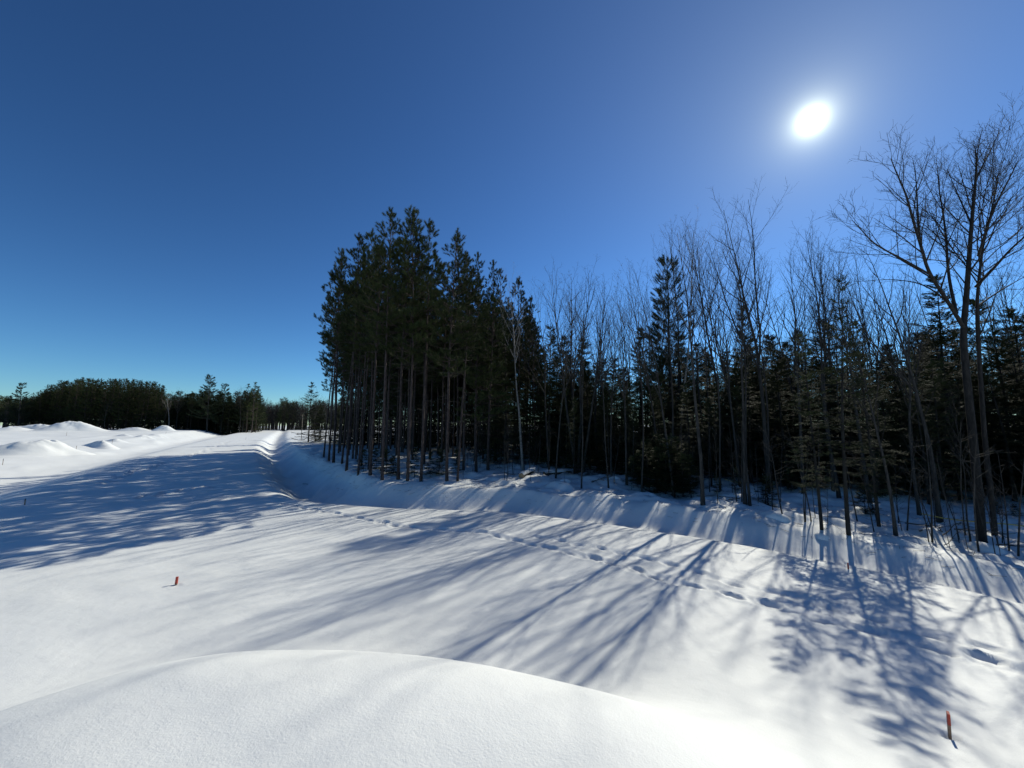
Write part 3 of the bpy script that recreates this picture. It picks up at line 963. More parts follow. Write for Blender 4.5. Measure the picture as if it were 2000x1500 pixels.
# ------------------------------------------------------------------ single trees along the edge of the wood
edge = [
    # name, kit, base px, base py, top py, label, wide, lean
    ('birch_tree', BIRCH[0], 1022, 918, 540, 'pale birch leaning to the left beside the pine stand', .85, -.12),
    ('red_pine', PINE_LOW[1], 1046, 906, 588, 'lone red pine with a pointed crown right of the leaning birch', .95, 0),
    ('bare_tree', BARE[3], 1133, 925, 505, 'clump of bare grey stems fanning out in the middle of the wood edge', 1.25, 0),
    ('bare_tree', BARE[1], 1120, 908, 520, 'bare tree with an upright forked crown left of the fan-shaped clump', 1.1, -.02),
    ('bare_tree', BARE[4], 1168, 912, 548, 'bare tree with spreading crown just right of the fan-shaped clump', 1.1, .04),
    ('bare_tree', BARE[1], 1224, 948, 560, 'slender crooked bare tree with a Y fork left of the white pine', .8, 0),
    ('white_pine', WPINES[0], 1318, 908, 515, 'white pine with upswept plumed branches among the bare trees', 1.0, 0),
    ('birch_tree', BIRCH[1], 1330, 920, 470, 'speckled pale birch leaning left in front of the white pine', .8, -.03),
    ('bare_tree', BARE[5], 1342, 910, 445, 'straight grey bare tree just right of the speckled birch', .95, 0),
    ('bare_tree', BARE[2], 1373, 986, 460, 'straight pale grey tree standing forward on the bank lip', .9, .01),
    ('bare_tree', BARE[2], 1455, 984, 480, 'left one of a close pair of dark bare trunks on the bank', .85, -.02),
    ('bare_tree', BARE[5], 1465, 988, 510, 'right one of a close pair of dark bare trunks on the bank', .85, .03),
    ('bare_tree', BARE[1], 1502, 955, 410, 'tallest broom-shaped bare tree of the middle right, several leaders', 1.05, .01),
    ('bare_tree', BARE[0], 1415, 925, 440, 'bare tree with steep branches left of the broom-shaped tree', .9, 0),
    ('bare_tree', BARE[0], 1570, 965, 485, 'bare tree rising behind the olive fir, right of the broom-shaped tree', .85, 0),
    ('bare_tree', BARE[5], 1640, 975, 440, 'tall slim bare tree rising behind the open-branched fir', .9, .01),
    ('bare_tree', BARE[2], 1700, 985, 480, 'bare tree rising behind the cone-shaped fir', .85, 0),
    ('bare_tree', BARE[4], 1750, 1046, 560, 'crooked bare tree on the bank with a doubled foot, left of the maple', .8, .02),
    ('bare_tree', BARE[0], 1796, 1005, 540, 'slim bare tree between the crooked tree and the big maple', .8, .0),
    ('bare_tree', BARE[5], 1896, 1059, 760, 'thin young bare tree touching the left foot of the big maple', .8, 0),
    ('bare_tree', BARE[4], 1835, 1018, 470, 'bare tree behind the yellow tape, left of the maple', .9, 0),
    ('fir_tree', FIRS[0], 990, 905, 605, 'dark fir close to the right flank of the pine stand', 1.0, 0),
    ('fir_tree', FIRS[1], 968, 900, 650, 'low dark fir under the right flank of the pine stand', 1.1, 0),
    ('fir_tree', FIRS[3], 1072, 908, 640, 'fir with dense skirt right of the lone pointed pine', 1.1, 0),
    ('fir_tree', FIRS[1], 1100, 902, 655, 'fir behind the fan-shaped clump of stems', 1.1, 0),
    ('fir_tree', FIRS[2], 1255, 905, 640, 'narrow fir left of the white pine', 1.1, 0),
    ('fir_tree', FIRS[4], 1395, 915, 690, 'loose-branched fir right of the forward grey tree', 1.1, 0),
    ('fir_tree', FIRS[2], 1472, 918, 590, 'slim pointed fir left of the broom-shaped tree', .95, 0),
    ('fir_tree', FIRS[1], 1540, 955, 665, 'broad fir with olive lit boughs right of the broom-shaped tree', 1.1, 0),
    ('fir_tree', FT[0], 1605, 1035, 655, 'fir with a curved bare foot on the bank, left of the open-branched fir', .82, 0),
    ('fir_tree', FT[1], 1658, 1045, 548, 'tall open-branched fir standing forward, its straight bare lower trunk casting a long shadow', .8, .03),
    ('fir_tree', FT[2], 1717, 1028, 632, 'cone-shaped dark fir with a sharp tip between bare trees', .8, 0),
    ('fir_tree', FT[0], 1815, 985, 690, 'fir with bare foot left of the big maple', 1.0, 0),
    ('fir_tree', FIRS[0], 1775, 955, 690, 'fir filling the gap behind the crooked bare tree', 1.1, 0),
    ('fir_tree', FIRS[3], 1868, 958, 545, 'tall dark fir directly behind the big maple', 1.1, 0),
    ('fir_tree', FIRS[4], 1945, 958, 590, 'wide fir with flat boughs right behind the big maple', 1.15, 0),
    ('fir_tree', FIRS[1], 1992, 965, 640, 'dark fir cut by the right border of the view', 1.1, 0),
]
for name, kit, px, py, top, lab, wd, ln in edge:
    p, h = by_pixel(px, py, top)
    nat = h / kit['H']
    plant(name, kit, p, h, lab, 'tree', {'fir_tree': 'firs along the edge of the wood', 'bare_tree': 'bare trees along the edge of the wood'}.get(name), wide=wd, lean=(ln, 0))

# ------------------------------------------------------------------ the wood behind
def shades_bank(x, y, h, lim=3.2):
    k = h / math.tan(SUN_EL) * .85
    d, _ = poly_dist(np.array([x - math.sin(SUN_AZ) * k]), np.array([y - math.cos(SUN_AZ) * k]), EDGE)
    return d[0] < lim


cnt = {'fir': 0, 'bare': 0}
tries = 0
while (cnt['fir'] < 190 or cnt['bare'] < 80) and tries < 20000:
    tries += 1
    a = math.radians(RNG.uniform(-24, 64)); r = 15 + 37 * RNG.random() ** .75
    x, y = math.sin(a) * r, math.cos(a) * r
    d, pz = poly_dist(np.array([x]), np.array([y]), EDGE)
    if d[0] < 7.5: continue
    fir = RNG.random() < .6
    if x < 1.5 + .02 * y and not (fir and y > 34 and x > -.30 * y): continue
    if any((x - q) ** 2 + (y - s) ** 2 < 1.1 for q, s in PLACED): continue
    if fir and cnt['fir'] < 190 and r > 25:
        h = RNG.uniform(5.0, 8.0) if r < 32 else RNG.uniform(6.5, 10.5)
        if x > 1 and shades_bank(x, y, h) and RNG.random() < .85: continue
        plant('fir_tree', RNG.choice(FIRS), (x, y, gz(x, y)), h, 'dark fir deep in the wood behind ' + near(x, y), 'tree', 'firs deep in the wood', wide=RNG.uniform(1.15, 1.5), split=False)
        cnt['fir'] += 1
    elif not fir and cnt['bare'] < 80 and (r > 24 or RNG.random() < .25):
        h = RNG.uniform(8.5, 11.5) if r < 26 else RNG.uniform(10, 14)
        if x > 1 and shades_bank(x, y, h) and RNG.random() < .5: continue
        plant('bare_tree', RNG.choice(BARE), (x, y, gz(x, y)), h, 'bare grey tree deep in the wood behind ' + near(x, y), 'tree', 'bare trees deep in the wood', wide=RNG.uniform(.8, 1.0), split=False)
        cnt['bare'] += 1

nb = 0; tries = 0
while nb < 40 and tries < 6000:
    tries += 1
    a = math.radians(RNG.uniform(8, 60)); r = RNG.uniform(20, 28)
    x, y = math.sin(a) * r, math.cos(a) * r
    d, pz = poly_dist(np.array([x]), np.array([y]), EDGE)
    if d[0] < 6.2 or x < 2.5 or any((x - q) ** 2 + (y - t_) ** 2 < 1.3 for q, t_ in PLACED): continue
    h = RNG.uniform(4.0, 6.0)
    if shades_bank(x, y, h): continue
    plant('fir_tree', RNG.choice(FT + FIRS[:4]), (x, y, gz(x, y)), h, 'middling fir standing a few metres behind ' + near(x, y), 'tree', 'firs of the middle belt', wide=RNG.uniform(1.15, 1.4), split=False)
    nb += 1
nb = 0; tries = 0
while nb < 24 and tries < 4000:
    tries += 1
    px = RNG.uniform(1180, 1800) if nb < 20 else RNG.uniform(1040, 1180); D = RNG.uniform(15.5, 24)
    d = ray(px, 830); x, y = d[0] / d[1] * D, D
    dd, pz = poly_dist(np.array([x]), np.array([y]), EDGE)
    if dd[0] < 5 or any((x - q) ** 2 + (y - t_) ** 2 < 1.3 for q, t_ in PLACED): continue
    h = at_depth(px, float(np.interp(px, [1040, 1240, 1300, 1700, 1800], [545, 570, 475, 485, 540])) + RNG.uniform(0, 40), D).z - gz(x, y)
    plant('bare_tree', RNG.choice(THIN), (x, y, gz(x, y)), h, 'bare tree among the firs shortly behind ' + near(x, y), 'tree', 'bare trees just behind the wood edge', wide=RNG.uniform(.85, 1.1))
    nb += 1
for i in range(36):
    px = 665 + 10 * i + RNG.uniform(-4, 4); D = RNG.uniform(50, 62)
    d = ray(px, 830); x, y = d[0] / d[1] * D, D
    plant('fir_tree', RNG.choice(FIRS[:2] + [FIRS[3]]), (x, y, gz(x, y)), RNG.uniform(6.5, 10.5), 'dark backdrop fir far behind ' + near(x, y), 'tree', 'firs behind the pine stand', wide=RNG.uniform(1.3, 1.7), split=False)

# ------------------------------------------------------------------ young firs and saplings along the bank
for px, py, top in [(1236, 950, 905), (1252, 955, 895), (1268, 958, 880), (1284, 962, 890), (1300, 965, 870), (1316, 966, 885), (1334, 970, 900), (1350, 972, 905), (1262, 940, 870), (1292, 945, 860), (1322, 948, 865), (1345, 950, 880)]:
    p, h = by_pixel(px, py, top - 12)
    plant('young_fir', RNG.choice(YOUNG), p, h, ('front' if py > 950 else 'rear') + ' young fir in the ' + ('left' if px < 1275 else 'middle' if px < 1320 else 'right') + ' of the bank thicket below the white pine', 'young fir', 'young firs in the bank thicket', wide=RNG.uniform(1.1, 1.4), split=True)
for px, py, top in [(710, 922, 880), (755, 925, 878), (768, 930, 890), (810, 928, 880), (840, 932, 885), (858, 925, 878), (735, 915, 875), (890, 925, 880), (1500, 985, 930), (1440, 960, 915), (1985, 1010, 985), (1950, 1005, 980), (1545, 960, 915), (1180, 905, 870), (1150, 930, 905), (1690, 1000, 950), (1400, 965, 930)]:
    p, h = by_pixel(px, py, top)
    plant('young_fir', RNG.choice(YOUNG), p, h, 'small dark young fir among the trunks near ' + near(p.x, p.y), 'young fir', 'young firs scattered under the trees', wide=RNG.uniform(1.1, 1.5))
whips = [(530, 0)]
for i in range(110):
    px = RNG.choice([RNG.uniform(880, 1120), RNG.uniform(900, 1230), RNG.uniform(1230, 1360), RNG.uniform(1380, 1560), RNG.uniform(1560, 1990)])
    base = np.interp(px, [700, 900, 1000, 1100, 1250, 1400, 1500, 1600, 1700, 1850, 2000], [930, 938, 942, 945, 962, 985, 998, 1035, 1050, 1070, 1105])
    py = base - RNG.uniform(2, 38)
    p = on_ground(px, py)
    plant('sapling', RNG.choice(WHIPS), p, RNG.uniform(1.0, 3.4), 'thin bare sapling in the snow near ' + near(p.x, p.y), 'sapling', 'sapling stems at the wood edge', wide=RNG.uniform(.8, 1.2), lean=(RNG.uniform(-.08, .08), 0))

# ------------------------------------------------------------------ far treeline beyond the field at the left
def far(px, D, top, name, kit, lab, group, wide=1.0):
    d = ray(px, 830)
    x, y = d[0] / d[1] * D, D
    z = gz(x, y)
    h = at_depth(px, top, D).z - z
    plant(name, kit, (x, y, z), h, lab, 'tree', group, wide=wide, split=False)


G_FAR = 'trees of the far treeline beyond the field'
for rowi in range(5):
    for px in np.arange(20 + rowi * 4, 318, 9.5 if rowi < 2 else 13):
        top = np.interp(px, [0, 30, 60, 90, 115, 160, 230, 290, 330], [792, 788, 772, 756, 745, 742, 743, 750, 762])
        far(px + RNG.uniform(-4, 4), 145 + rowi * 5 + RNG.uniform(-1.5, 1.5), top + RNG.uniform(-4, 5), 'red_pine', RNG.choice(FARPINE),
            ('front-row' if rowi == 0 else 'rear') + ' dark pine at the ' + ('left end' if px < 95 else 'middle' if px < 215 else 'right end') + ' of the far pine block beyond the field', 'pines of the far block', wide=1.35)
for px, D, top, name, kit, lab in [
    (36, 140, 750, 'white_pine', WPINES[0], 'pale grey-green pine at the left end of the far treeline'),
    (8, 146, 775, 'white_pine', WPINES[1], 'pine at the extreme left border, before the far treeline'),
    (405, 142, 736, 'white_pine', WPINES[1], 'tallest broad white pine of the far treeline'),
    (432, 146, 752, 'white_pine', WPINES[0], 'white pine just right of the tallest far pine'),
    (366, 143, 765, 'red_pine', PINES[3], 'left one of two far pines with bare reddish trunks'),
    (372, 143, 768, 'red_pine', PINES[1], 'right one of two far pines with bare reddish trunks'),
    (492, 144, 748, 'red_pine', PINE_LOW[0], 'last tall pine at the right end of the far treeline'),
    (482, 145, 752, 'red_pine', PINE_LOW[1], 'second last pine at the right end of the far treeline'),
    (500, 148, 756, 'red_pine', PINES[1], 'slim pine behind the right end of the far treeline'),
    (455, 148, 757, 'bare_tree', BARE[1], 'bare tree between the pines at the right of the far treeline'),
    (468, 146, 760, 'bare_tree', BARE[0], 'bare tree left of the last pines of the far treeline'),
    (330, 142, 768, 'birch_tree', BIRCH[0], 'pale birch at the right edge of the far pine block'),
    (345, 144, 762, 'bare_tree', BARE[1], 'bare grey tree between the far pine block and the two reddish trunks'),
    (320, 143, 772, 'bare_tree', BARE[0], 'bare grey tree against the right edge of the far pine block'),
    (205, 140, 775, 'bare_tree', BARE[4], 'bare tree standing before the dark far pine block'),
    (388, 146, 760, 'fir_tree', FIRS[1], 'dark fir left of the tallest far white pine'),
    (420, 148, 770, 'fir_tree', FIRS[0], 'dark fir right behind the tallest far white pine'),
    (445, 145, 775, 'fir_tree', FIRS[3], 'fir before the pines at the right of the far treeline'),
    (604, 62, 748, 'fir_tree', FIRS[4], 'spruce standing apart at the left behind the pine stand'),
    (618, 66, 762, 'bare_tree', BARE[4], 'bare tree behind the lone spruce beyond the pine stand'),
    (590, 80, 790, 'bare_tree', BARE[1], 'small bare tree left of the lone spruce'),
]:
    far(px, D, top, name, kit, lab, None, 1.2 if name == 'white_pine' else 1.15)
for i in range(80):                                         # second depth of the treeline, right half
    px = RNG.uniform(325, 500)
    top = np.interp(px, [325, 350, 380, 405, 430, 460, 500], [772, 770, 770, 762, 768, 770, 764])
    nm, kit = RNG.choice([('bare_tree', BARE[0]), ('fir_tree', FIRS[1]), ('fir_tree', FIRS[0]), ('fir_tree', FIRS[3]), ('red_pine', FARPINE[0]), ('red_pine', FARPINE[1]), ('white_pine', WPINES[1])])
    far(px, RNG.uniform(148, 168), top + RNG.uniform(-4, 14), nm, kit, {'bare_tree': 'bare tree in the back of the far treeline', 'fir_tree': 'fir in the back of the far treeline', 'red_pine': 'pine in the back of the far treeline', 'white_pine': 'white pine in the back of the far treeline'}[nm], {'bare_tree': 'bare trees in the back of the far treeline', 'fir_tree': 'firs in the back of the far treeline', 'red_pine': 'pines in the back of the far treeline', 'white_pine': 'white pines in the back of the far treeline'}[nm], 1.5 if nm != 'bare_tree' else 1.1)
for i in range(16):                                         # trees behind the stand, seen between its trunks
    px = RNG.uniform(606, 760)
    far(px, RNG.uniform(64, 85), RNG.uniform(770, 800), 'fir_tree' if i % 2 else 'bare_tree', RNG.choice(FIRS) if i % 2 else RNG.choice(BARE), 'fir glimpsed between the trunks beyond the pine stand' if i % 2 else 'bare tree glimpsed between the trunks beyond the pine stand', 'trees beyond the pine stand' if i % 2 else 'bare trees beyond the pine stand', 1.25)


# distant wood closing the horizon: one mass
def far_wood():
    rng = np.random.default_rng(7)
    g, gf = Geo(), Geo()
    def one(x, y, h, dark):
        z = gz(x, y)
        P_ = wander([x, y, z - .5], [0, 0, 1], h * .9, 4, rng, .03, .02)
        g.branch(P_, np.linspace(.20, .05, 5), 4)
        if dark:
            n = 150
            u = rng.uniform(.25, 1, n); a = rng.uniform(0, 2 * PI, n); r = np.sqrt(rng.uniform(0, 1, n)) * h * .2 * (1.15 - u)
            Pp = np.stack([x + np.cos(a) * r, y + np.sin(a) * r, z + u * h], 1)
            gf.tris(spray(TUFT[::4], Pp, np.stack([np.cos(a), np.sin(a), np.full(n, .5)], 1), np.full(n, 7.0), rng))
        else:
            for k in range(18):
                p, d = pt(P_, rng.uniform(.22, .98))
                b = wander(p, fork(d, math.radians(rng.uniform(20, 50)), rng.uniform(0, 6.28)), h * rng.uniform(.12, .32), 3, rng, .08, .1)
                g.branch(b, [.06, .045, .035, .02], 3)
                for m in range(4):
                    p2, d2 = pt(b, rng.uniform(.2, .98))
                    g.branch(wander(p2, fork(d2, .6, rng.uniform(0, 6.28)), h * rng.uniform(.06, .13), 1, rng, .08, .08), [.035, .018], 3)
    for i in range(430):
        px = rng.uniform(480, 700)
        D = rng.uniform(215, 262)
        d = ray(px, 830)
        dark = rng.random() < .03 or 548 < px < 576 and rng.random() < .22
        one(d[0] / d[1] * D, D, rng.uniform(13.5, 17.5) + (2 if dark else 0), dark)
    for i in range(110):                                     # left of the far pine block
        px = rng.uniform(-220, 40)
        D = rng.uniform(165, 190)
        d = ray(px, 830)
        one(d[0] / d[1] * D, D, rng.uniform(10, 15), rng.random() < .5)
    for i in range(150):                                     # behind the far treeline
        px = rng.uniform(10, 505)
        D = rng.uniform(172, 195)
        d = ray(px, 830)
        one(d[0] / d[1] * D, D, np.interp(px, [10, 60, 120, 300, 340, 505], [11, 15, 20, 19, 14, 14]) * rng.uniform(.8, 1.02), rng.random() < .7)
    obj('distant_wood', join_geo('distant_wood', [(g, M_GREYBARK, None), (gf, M_GREYBARK, M_FIR)]), label='brown leafless distant wood closing the horizon beyond the road', cat='woods', kind='stuff')


far_wood()


# ------------------------------------------------------------------ snow heaps on the field
def heap(px, py, wd, dpt, h, label, seed, rot=0.0, peak=1.6, second=None, D=None):
    p = on_ground(px, py)
    if D:
        d = ray(px, 830); p = Vector((d[0] / d[1] * D, D, 0))
    rng = np.random.default_rng(seed)
    n, m = 56, 26
    a = np.linspace(0, 2 * PI, n, endpoint=False); u = np.linspace(0, 1, m)
    A, U = np.meshgrid(a, u)
    R = 1 + .22 * np.sin(A * 2 + seed) * .6 + .12 * np.sin(A * 3 + seed * 2)
    x = np.cos(A) * U * R * wd / 2; y = np.sin(A) * U * R * dpt / 2
    prof = (np.cos(np.clip(U, 0, 1) * PI) * .5 + .5) ** (1 / peak if peak < 1 else 1) * (1 - .25 * U)
    z = h * prof
    if second:
        for sx, sy, sw, sh in second:
            z += sh * np.exp(-(((x - sx) / sw) ** 2 + ((y - sy) / sw) ** 2)) * (1 - U) ** .5
    z *= 1 + .14 * vnoise(x * 1.1 + seed * 9, y * 1.1, seed) * (1 - U)
    z += .05 * h * vnoise(x * 2.1 + seed * 3, y * 2.1, seed + 5) * (1 - U) + .07 * h * np.abs(vnoise(x * 3.3 + seed, y * 3.3, seed + 8)) * (1 - U) - .10 * U ** 3 - .22 * (U > .999)
    wx = p.x + x * math.cos(rot) - y * math.sin(rot); wy = p.y + x * math.sin(rot) + y * math.cos(rot)
    z = z + (ground_z(wx.ravel(), wy.ravel(), False) - gz(p.x, p.y)).reshape(z.shape)
    V = np.stack([x.ravel(), y.ravel(), z.ravel()], 1)
    ii = np.arange(n * m).reshape(m, n)
    q = np.stack([ii[:-1], ii[1:], np.roll(ii[1:], -1, 1), np.roll(ii[:-1], -1, 1)], -1).reshape(-1, 4)
    obj('snow_heap', mesh_from('snow_heap', V, q[:, ::-1][:, ::-1], [M_SNOW]), None, (p.x, p.y, gz(p.x, p.y)), (0, 0, rot), label=label, cat='snow heap', group='snow heaps on the field')


heap(140, 838, 17, 11, 3.0, 'large pointed snow heap before the far pine block, tallest of the field', 1, .5, D=112)
heap(78, 838, 24, 12, 2.0, 'long low rounded snow heap left of the tallest heap', 2, .3, D=122)
heap(25, 840, 16, 10, 1.2, 'small snow heap at the far left of the field', 3, D=112)
heap(322, 836, 9, 7, 2.0, 'shaded blue snow heap before the birch of the far treeline', 4, D=118)
heap(265, 838, 18, 8, 1.1, 'broad flat snow heap left of the shaded blue heap', 5, D=116)
heap(60, 886, 11, 5, 1.4, 'near double-humped snow heap at the left border', 6, .6, second=[(2.2, .6, 1.2, .35)])
heap(95, 880, 7, 4, 1.35, 'snow heap tucked behind the near double-humped heap', 7, .2)
heap(200, 874, 9, 4, .95, 'gentle single snow heap in the middle of the field', 8, -.4)
heap(228, 862, 5, 3, .42, 'little snow heap beyond the gentle single heap', 9)
heap(282, 856, 6, 3.4, .5, 'small snow heap toward the road with a soft peak', 10)
heap(242, 852, 6, 3, .4, 'lowest snow heap far out on the field', 11)
heap(310, 849, 6, 3, .42, 'small snow heap far out beside the road shoulder', 12)


# ------------------------------------------------------------------ survey stakes
def box(a, b):
    (x0, y0, z0), (x1, y1, z1) = a, b
    V = [(x0, y0, z0), (x1, y0, z0), (x1, y1, z0), (x0, y1, z0), (x0, y0, z1), (x1, y0, z1), (x1, y1, z1), (x0, y1, z1)]
    F = [(0, 3, 2, 1), (4, 5, 6, 7), (0, 1, 5, 4), (1, 2, 6, 5), (2, 3, 7, 6), (3, 0, 4, 7)]
    return V, F


def stake(px, py, h, w_, label, lean=(0, 0), paint=M_ORANGE, pf=.55, rz=.4):
    p = on_ground(px, py)
    e = obj('survey_stake', None, None, p, (lean[1], lean[0], rz), label=label, cat='stake', group='survey stakes')
    V1, F1 = box((-w_ / 2, -w_ / 4, -.3), (w_ / 2, w_ / 4, h * (1 - pf)))
    obj('wood', mesh_from('wood', V1, np.array(F1), [M_STAKE], smooth=False), e)
    V2 = [(-w_ / 2 - .001, -w_ / 4 - .001, h * (1 - pf)), (w_ / 2 + .001, -w_ / 4 - .001, h * (1 - pf)), (w_ / 2 + .001, w_ / 4 + .001, h * (1 - pf)), (-w_ / 2 - .001, w_ / 4 + .001, h * (1 - pf)),
          (-w_ / 2, -w_ / 4, h * .97), (w_ / 2, -w_ / 4, h), (w_ / 2, w_ / 4, h), (-w_ / 2, w_ / 4, h * .98)]
    obj('painted_top', mesh_from('painted_top', V2, np.array(F1), [paint], smooth=False), e)


stake(1855, 1438, .21, .036, 'orange-topped wooden stake in the snow at the lower right', (-.10, .02), pf=.5, rz=.9)
stake(344, 1141, .135, .038, 'short red-orange stake alone in the open snow at the left', (.06, 0), pf=.9, rz=.15)
stake(1657, 1112, .13, .03, 'tiny red stake tip on the ditch lip before the forward trunk', pf=.9)
for px, py, h, lab in [(130, 850, .75, 'dark thin stake far out in front of the tallest snow heap'), (149, 878, .5, 'dark stake right of the near double-humped heap'), (219, 866, .7, 'tall thin dark stake left of the gentle snow heap'),
                       (281, 857, .4, 'dark stake by the small soft-peaked heap'), (265, 842, .5, 'far thin stake before the broad flat heap'), (324, 847, .5, 'far thin stake near the road shoulder'),
                       (5, 908, .55, 'dark stake at the left border below the double-humped heap'), (48, 986, .22, 'short dark stake on the left road shoulder'), (480, 859, .5, 'thin stake on the sunny road before the ditch bend'), (556, 853, .5, 'thin stake on the open snow right of the ditch')]:
    stake(px, py, h, .03, lab, paint=M_DARK, pf=.3)


# ------------------------------------------------------------------ utility pole and bits beyond the road
def utility_pole():
    d = ray(590, 830); D = 190.0
    x, y = d[0] / d[1] * D, D; z = gz(x, y)
    e = obj('utility_pole', None, None, (x, y, z), label='wooden utility pole far beyond the road, left of the lone spruce', cat='pole')
    g = Geo(); g.branch([[0, 0, -.5], [0, 0, 4], [0, 0, 8.6]], [.2, .17, .13], 8)
    obj('pole', g.mesh('pole', M_POLE), e)
    V1, F1 = box((-1.1, -.06, 7.8), (1.1, .06, 7.95))
    obj('crossarm', mesh_from('crossarm', V1, np.array(F1), [M_POLE], smooth=False), e)
    for xx in (-.95, -.4, .4, .95):
        g = Geo(); g.branch([[xx, 0, 7.95], [xx, 0, 8.05], [xx, 0, 8.15]], [.05, .07, .03], 6)
        obj('insulator', g.mesh('insulator', M_DARK), e)


utility_pole()


def drum():
    p = on_ground(560, 840)
    g = Geo()
    z = [-.1, 0, .02, .3, .32, .34, .6, .62, .64, .88, .9, .9]
    r = [.29, .29, .31, .29, .31, .29, .29, .31, .29, .29, .30, .02]
    g.branch([[0, 0, a] for a in z], r, 18)
    obj('black_drum', g.mesh('black_drum', M_DARK), None, p, label='small black drum at the far end of the ditch', cat='drum')


drum()


def stick(px, py, length, ang, label, r=.018, seed=1, forks=3, group=None, lift=.03, kind='fallen_branch'):
    p = on_ground(px, py)
    rng = np.random.default_rng(seed)
    g = Geo()
    q = wander([-length / 2, 0, lift], [1, 0, .02], length, 7, rng, .08, 0)
    g.branch(q, np.linspace(r, r * .4, 8), 6)
    for i in range(forks):
        a, d = pt(q, rng.uniform(.3, .9))
        b = wander(a, fork(d, math.radians(rng.uniform(25, 60)), rng.uniform(-.8, 2.4)), length * rng.uniform(.2, .45), 4, rng, .1, .03)
        g.branch(b, np.linspace(r * .5, r * .2, 5), 4)
    obj(kind, g.mesh(kind, M_DEADWOOD), None, p, (0, 0, ang), label=label, cat='branch', group=group)


stick(600, 946, .55, .1, 'dark stick lying on the shaded ditch bank at the left of the pine stand', .022, 3, 1)
for i in range(34):
    px = RNG.choice([RNG.uniform(1130, 1250), RNG.uniform(1380, 1700), RNG.uniform(1800, 1990), RNG.uniform(930, 1130)])
    base = np.interp(px, [900, 1000, 1100, 1250, 1400, 1500, 1600, 1700, 1850, 2000], [938, 940, 942, 958, 985, 998, 1035, 1050, 1068, 1100])
    stick(px, base - RNG.uniform(4, 40), RNG.uniform(.6, 2.0), RNG.uniform(-.8, .8), 'dead branch lying in the snow near ' + near(*on_ground(px, base - 20).to_2d()), RNG.uniform(.008, .022), 100 + i, 4, 'dead branches on the snow', RNG.uniform(.02, .1))


def log(px, py, length, r, ang, tilt, label, seed):
    p = on_ground(px, py)
    rng = np.random.default_rng(seed)
    e = obj('fallen_log', None, None, (p.x, p.y, p.z + r * .7), (0, -tilt, ang), label=label, cat='log', group='snow covered logs')
    g = Geo()
    q = wander([0, 0, 0], [1, 0, 0], length, 6, rng, .02, 0)
    g.branch(q, r * np.array([1, .97, .95, .92, .88, .85, .8]), 14)
    obj('stem', g.mesh('stem', M_GREYBARK), e)
    a = np.arange(14) * 2 * PI / 14
    V = np.vstack([[[-.002, 0, 0]], np.stack([np.full(14, -.002), np.cos(a) * r, np.sin(a) * r], 1)])
    obj('cut_face', mesh_from('cut_face', V, np.array([[0, 1 + i, 1 + (i + 1) % 14] for i in range(14)]), [M_CUT], smooth=False), e)
    # snow lying along the top
    n, m = 20, 9
    xs = np.linspace(.02, length * .97, n); th = np.linspace(-1.15, 1.15, m)
    X, T = np.meshgrid(xs, th)
    thick = (.55 + .5 * vnoise(X * 3 + seed, T * 2, seed)) * r * np.clip(1 - (T / 1.2) ** 2, 0, 1) * np.clip(np.minimum(X - 0, length - X) / .12, .1, 1)
    rr_ = r * .93 + thick
    pts = np.stack([X, np.sin(T) * rr_ * 1.05, np.cos(T) * rr_], -1).reshape(-1, 3)
    ii = np.arange(n * m).reshape(m, n)
    qd = np.stack([ii[:-1, :-1], ii[:-1, 1:], ii[1:, 1:], ii[1:, :-1]], -1).reshape(-1, 4)
    obj('snow_cap', mesh_from('snow_cap', pts, qd, [M_SNOW]), e)


log(1018, 934, 2.0, .15, 1.15, .04, 'snow-capped cut log beside the foot of the leaning birch', 1)
log(1062, 928, 1.4, .13, .3, .03, 'short snow-capped log right of the birch-side log', 2)
log(1205, 910, 2.2, .26, 2.6, .0, 'thick snow-capped log lying in the shade left of the young fir thicket', 3)


def snow_lump(px, py, s, label, seed):
    p = on_ground(px, py)
    n, m = 20, 9
    a = np.linspace(0, 2 * PI, n, endpoint=False); u = np.linspace(0, 1, m)
    A, U = np.meshgrid(a, u)
    R = 1 + .2 * np.sin(2 * A + seed) + .12 * np.sin(3 * A + 2 * seed)
    x = np.cos(A) * U * R * s; y = np.sin(A) * U * R * s
    z = s * .75 * np.sqrt(np.clip(1 - U ** 2.2, 0, 1)) - .08
    V = np.stack([x.ravel(), y.ravel(), z.ravel()], 1)
    ii = np.arange(n * m).reshape(m, n)
    q = np.stack([ii[:-1], ii[1:], np.roll(ii[1:], -1, 1), np.roll(ii[:-1], -1, 1)], -1).reshape(-1, 4)
    obj('snow_lump', mesh_from('snow_lump', V, q, [M_SNOW]), None, p, label=label, cat='snow lump', group='snow lumps at the wood edge')


for i, (px, py, s, lab) in enumerate([(1103, 940, .28, 'snow-capped stump hump in front of the fan-shaped clump'), (1200, 935, .3, 'round snow lump before the thick log'), (1520, 1012, .3, 'snow lump on the bank below the broom-shaped tree'),
                                      (1480, 1000, .22, 'small snow lump right of the paired trunks'), (1925, 1075, .35, 'snow lump piled at the foot of the big maple'), (1605, 1045, .2, 'snow lump at the foot of the curved tree'), (1380, 975, .25, 'snow lump behind the forward grey tree')]):
    snow_lump(px, py, s, lab, i + 1)


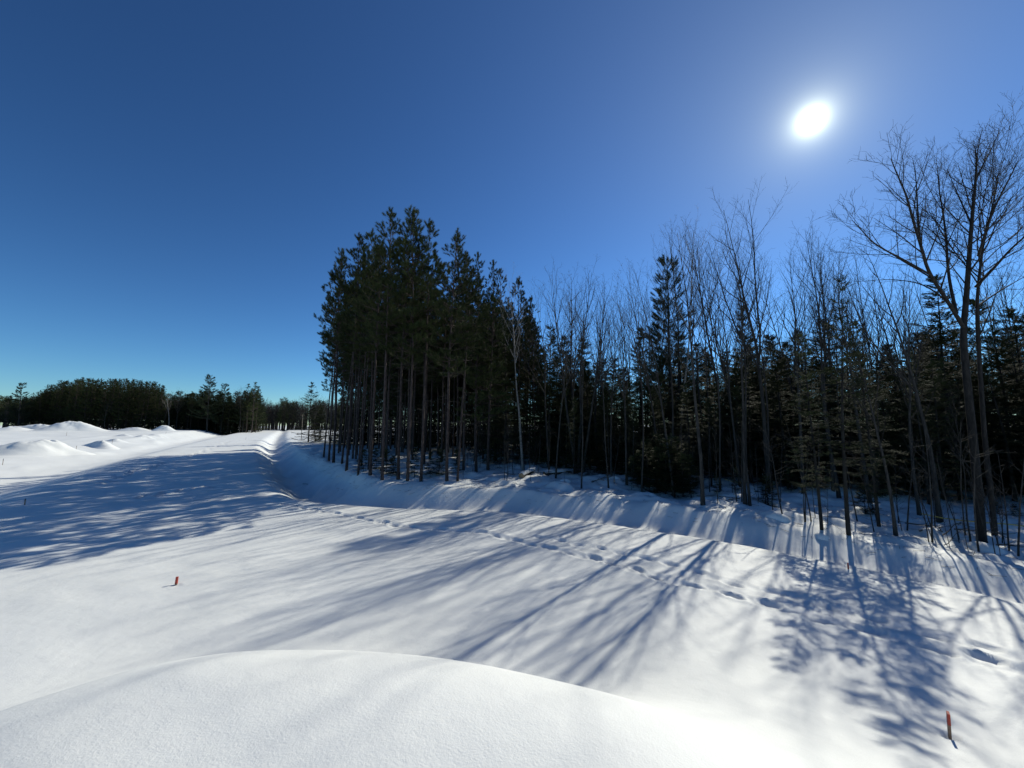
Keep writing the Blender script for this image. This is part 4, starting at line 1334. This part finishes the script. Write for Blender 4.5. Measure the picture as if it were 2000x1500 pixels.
# ------------------------------------------------------------------ yellow tape strung between trees
def tape(pix, label):
    P_ = []
    for x, y, Y in pix:
        P_.append(np.array(at_depth(x, y, Y)))
    P_ = chaikin(np.array(P_), 2)
    wv = .014
    V = np.vstack([P_ + [0, 0, wv], P_ - [0, 0, wv], P_ + [0, .003, wv], P_ + [0, .003, -wv]])
    n = len(P_)
    i = np.arange(n - 1)
    f = np.stack([i, i + 1, i + 1 + n, i + n], 1)
    f2 = np.stack([i + 2 * n, i + 3 * n, i + 1 + 3 * n, i + 1 + 2 * n], 1)
    obj('boundary_tape', mesh_from('boundary_tape', V, np.vstack([f, f2]), [M_TAPE]), label=label, cat='tape')


m_ = on_ground(1924, 1056)
tape([(1800, 1003, m_.y + 1.6), (1840, 1012, m_.y + 1.2), (1890, 1018, m_.y + .75), (1940, 1022, m_.y + .5), (1975, 1024, m_.y + .5), (2030, 1032, m_.y + .5)], 'yellow tape strung low between the trunks behind the big maple')
q_ = on_ground(1440, 950)
tape([(1416, 936, q_.y + .3), (1430, 941, q_.y + .2), (1446, 942, q_.y + .1)], 'short piece of yellow tape near the paired trunks')


# ------------------------------------------------------------------ needle and twig litter on the snow under the trees
def litter():
    rng = np.random.default_rng(3)
    x = rng.uniform(-22, 22, 9000); y = rng.uniform(7, 40, 9000)
    d, p = poly_dist(x, y, EDGE)
    wd = np.interp(p, np.arange(len(EDGE)), EDGE[:, 2])
    k = (d > wd * .8) & (d < 14) & (np.hypot(x, y) < 40)
    x, y = x[k], y[k]
    z = ground_z(x, y, False)
    g = Geo()
    for i in range(len(x)):
        a = rng.uniform(0, 6.28); l = rng.uniform(.05, .32)
        v = np.array([math.cos(a) * l, math.sin(a) * l, rng.uniform(-.1, .25) * l])
        c = np.array([x[i], y[i], z[i] + .012])
        g.branch([c - v / 2, c + v / 2], [.005, .003], 3)
    obj('twig_litter', g.mesh('twig_litter', M_DEADWOOD), label='fine dead twigs strewn on the snow under the trees', cat='litter', kind='stuff')


litter()
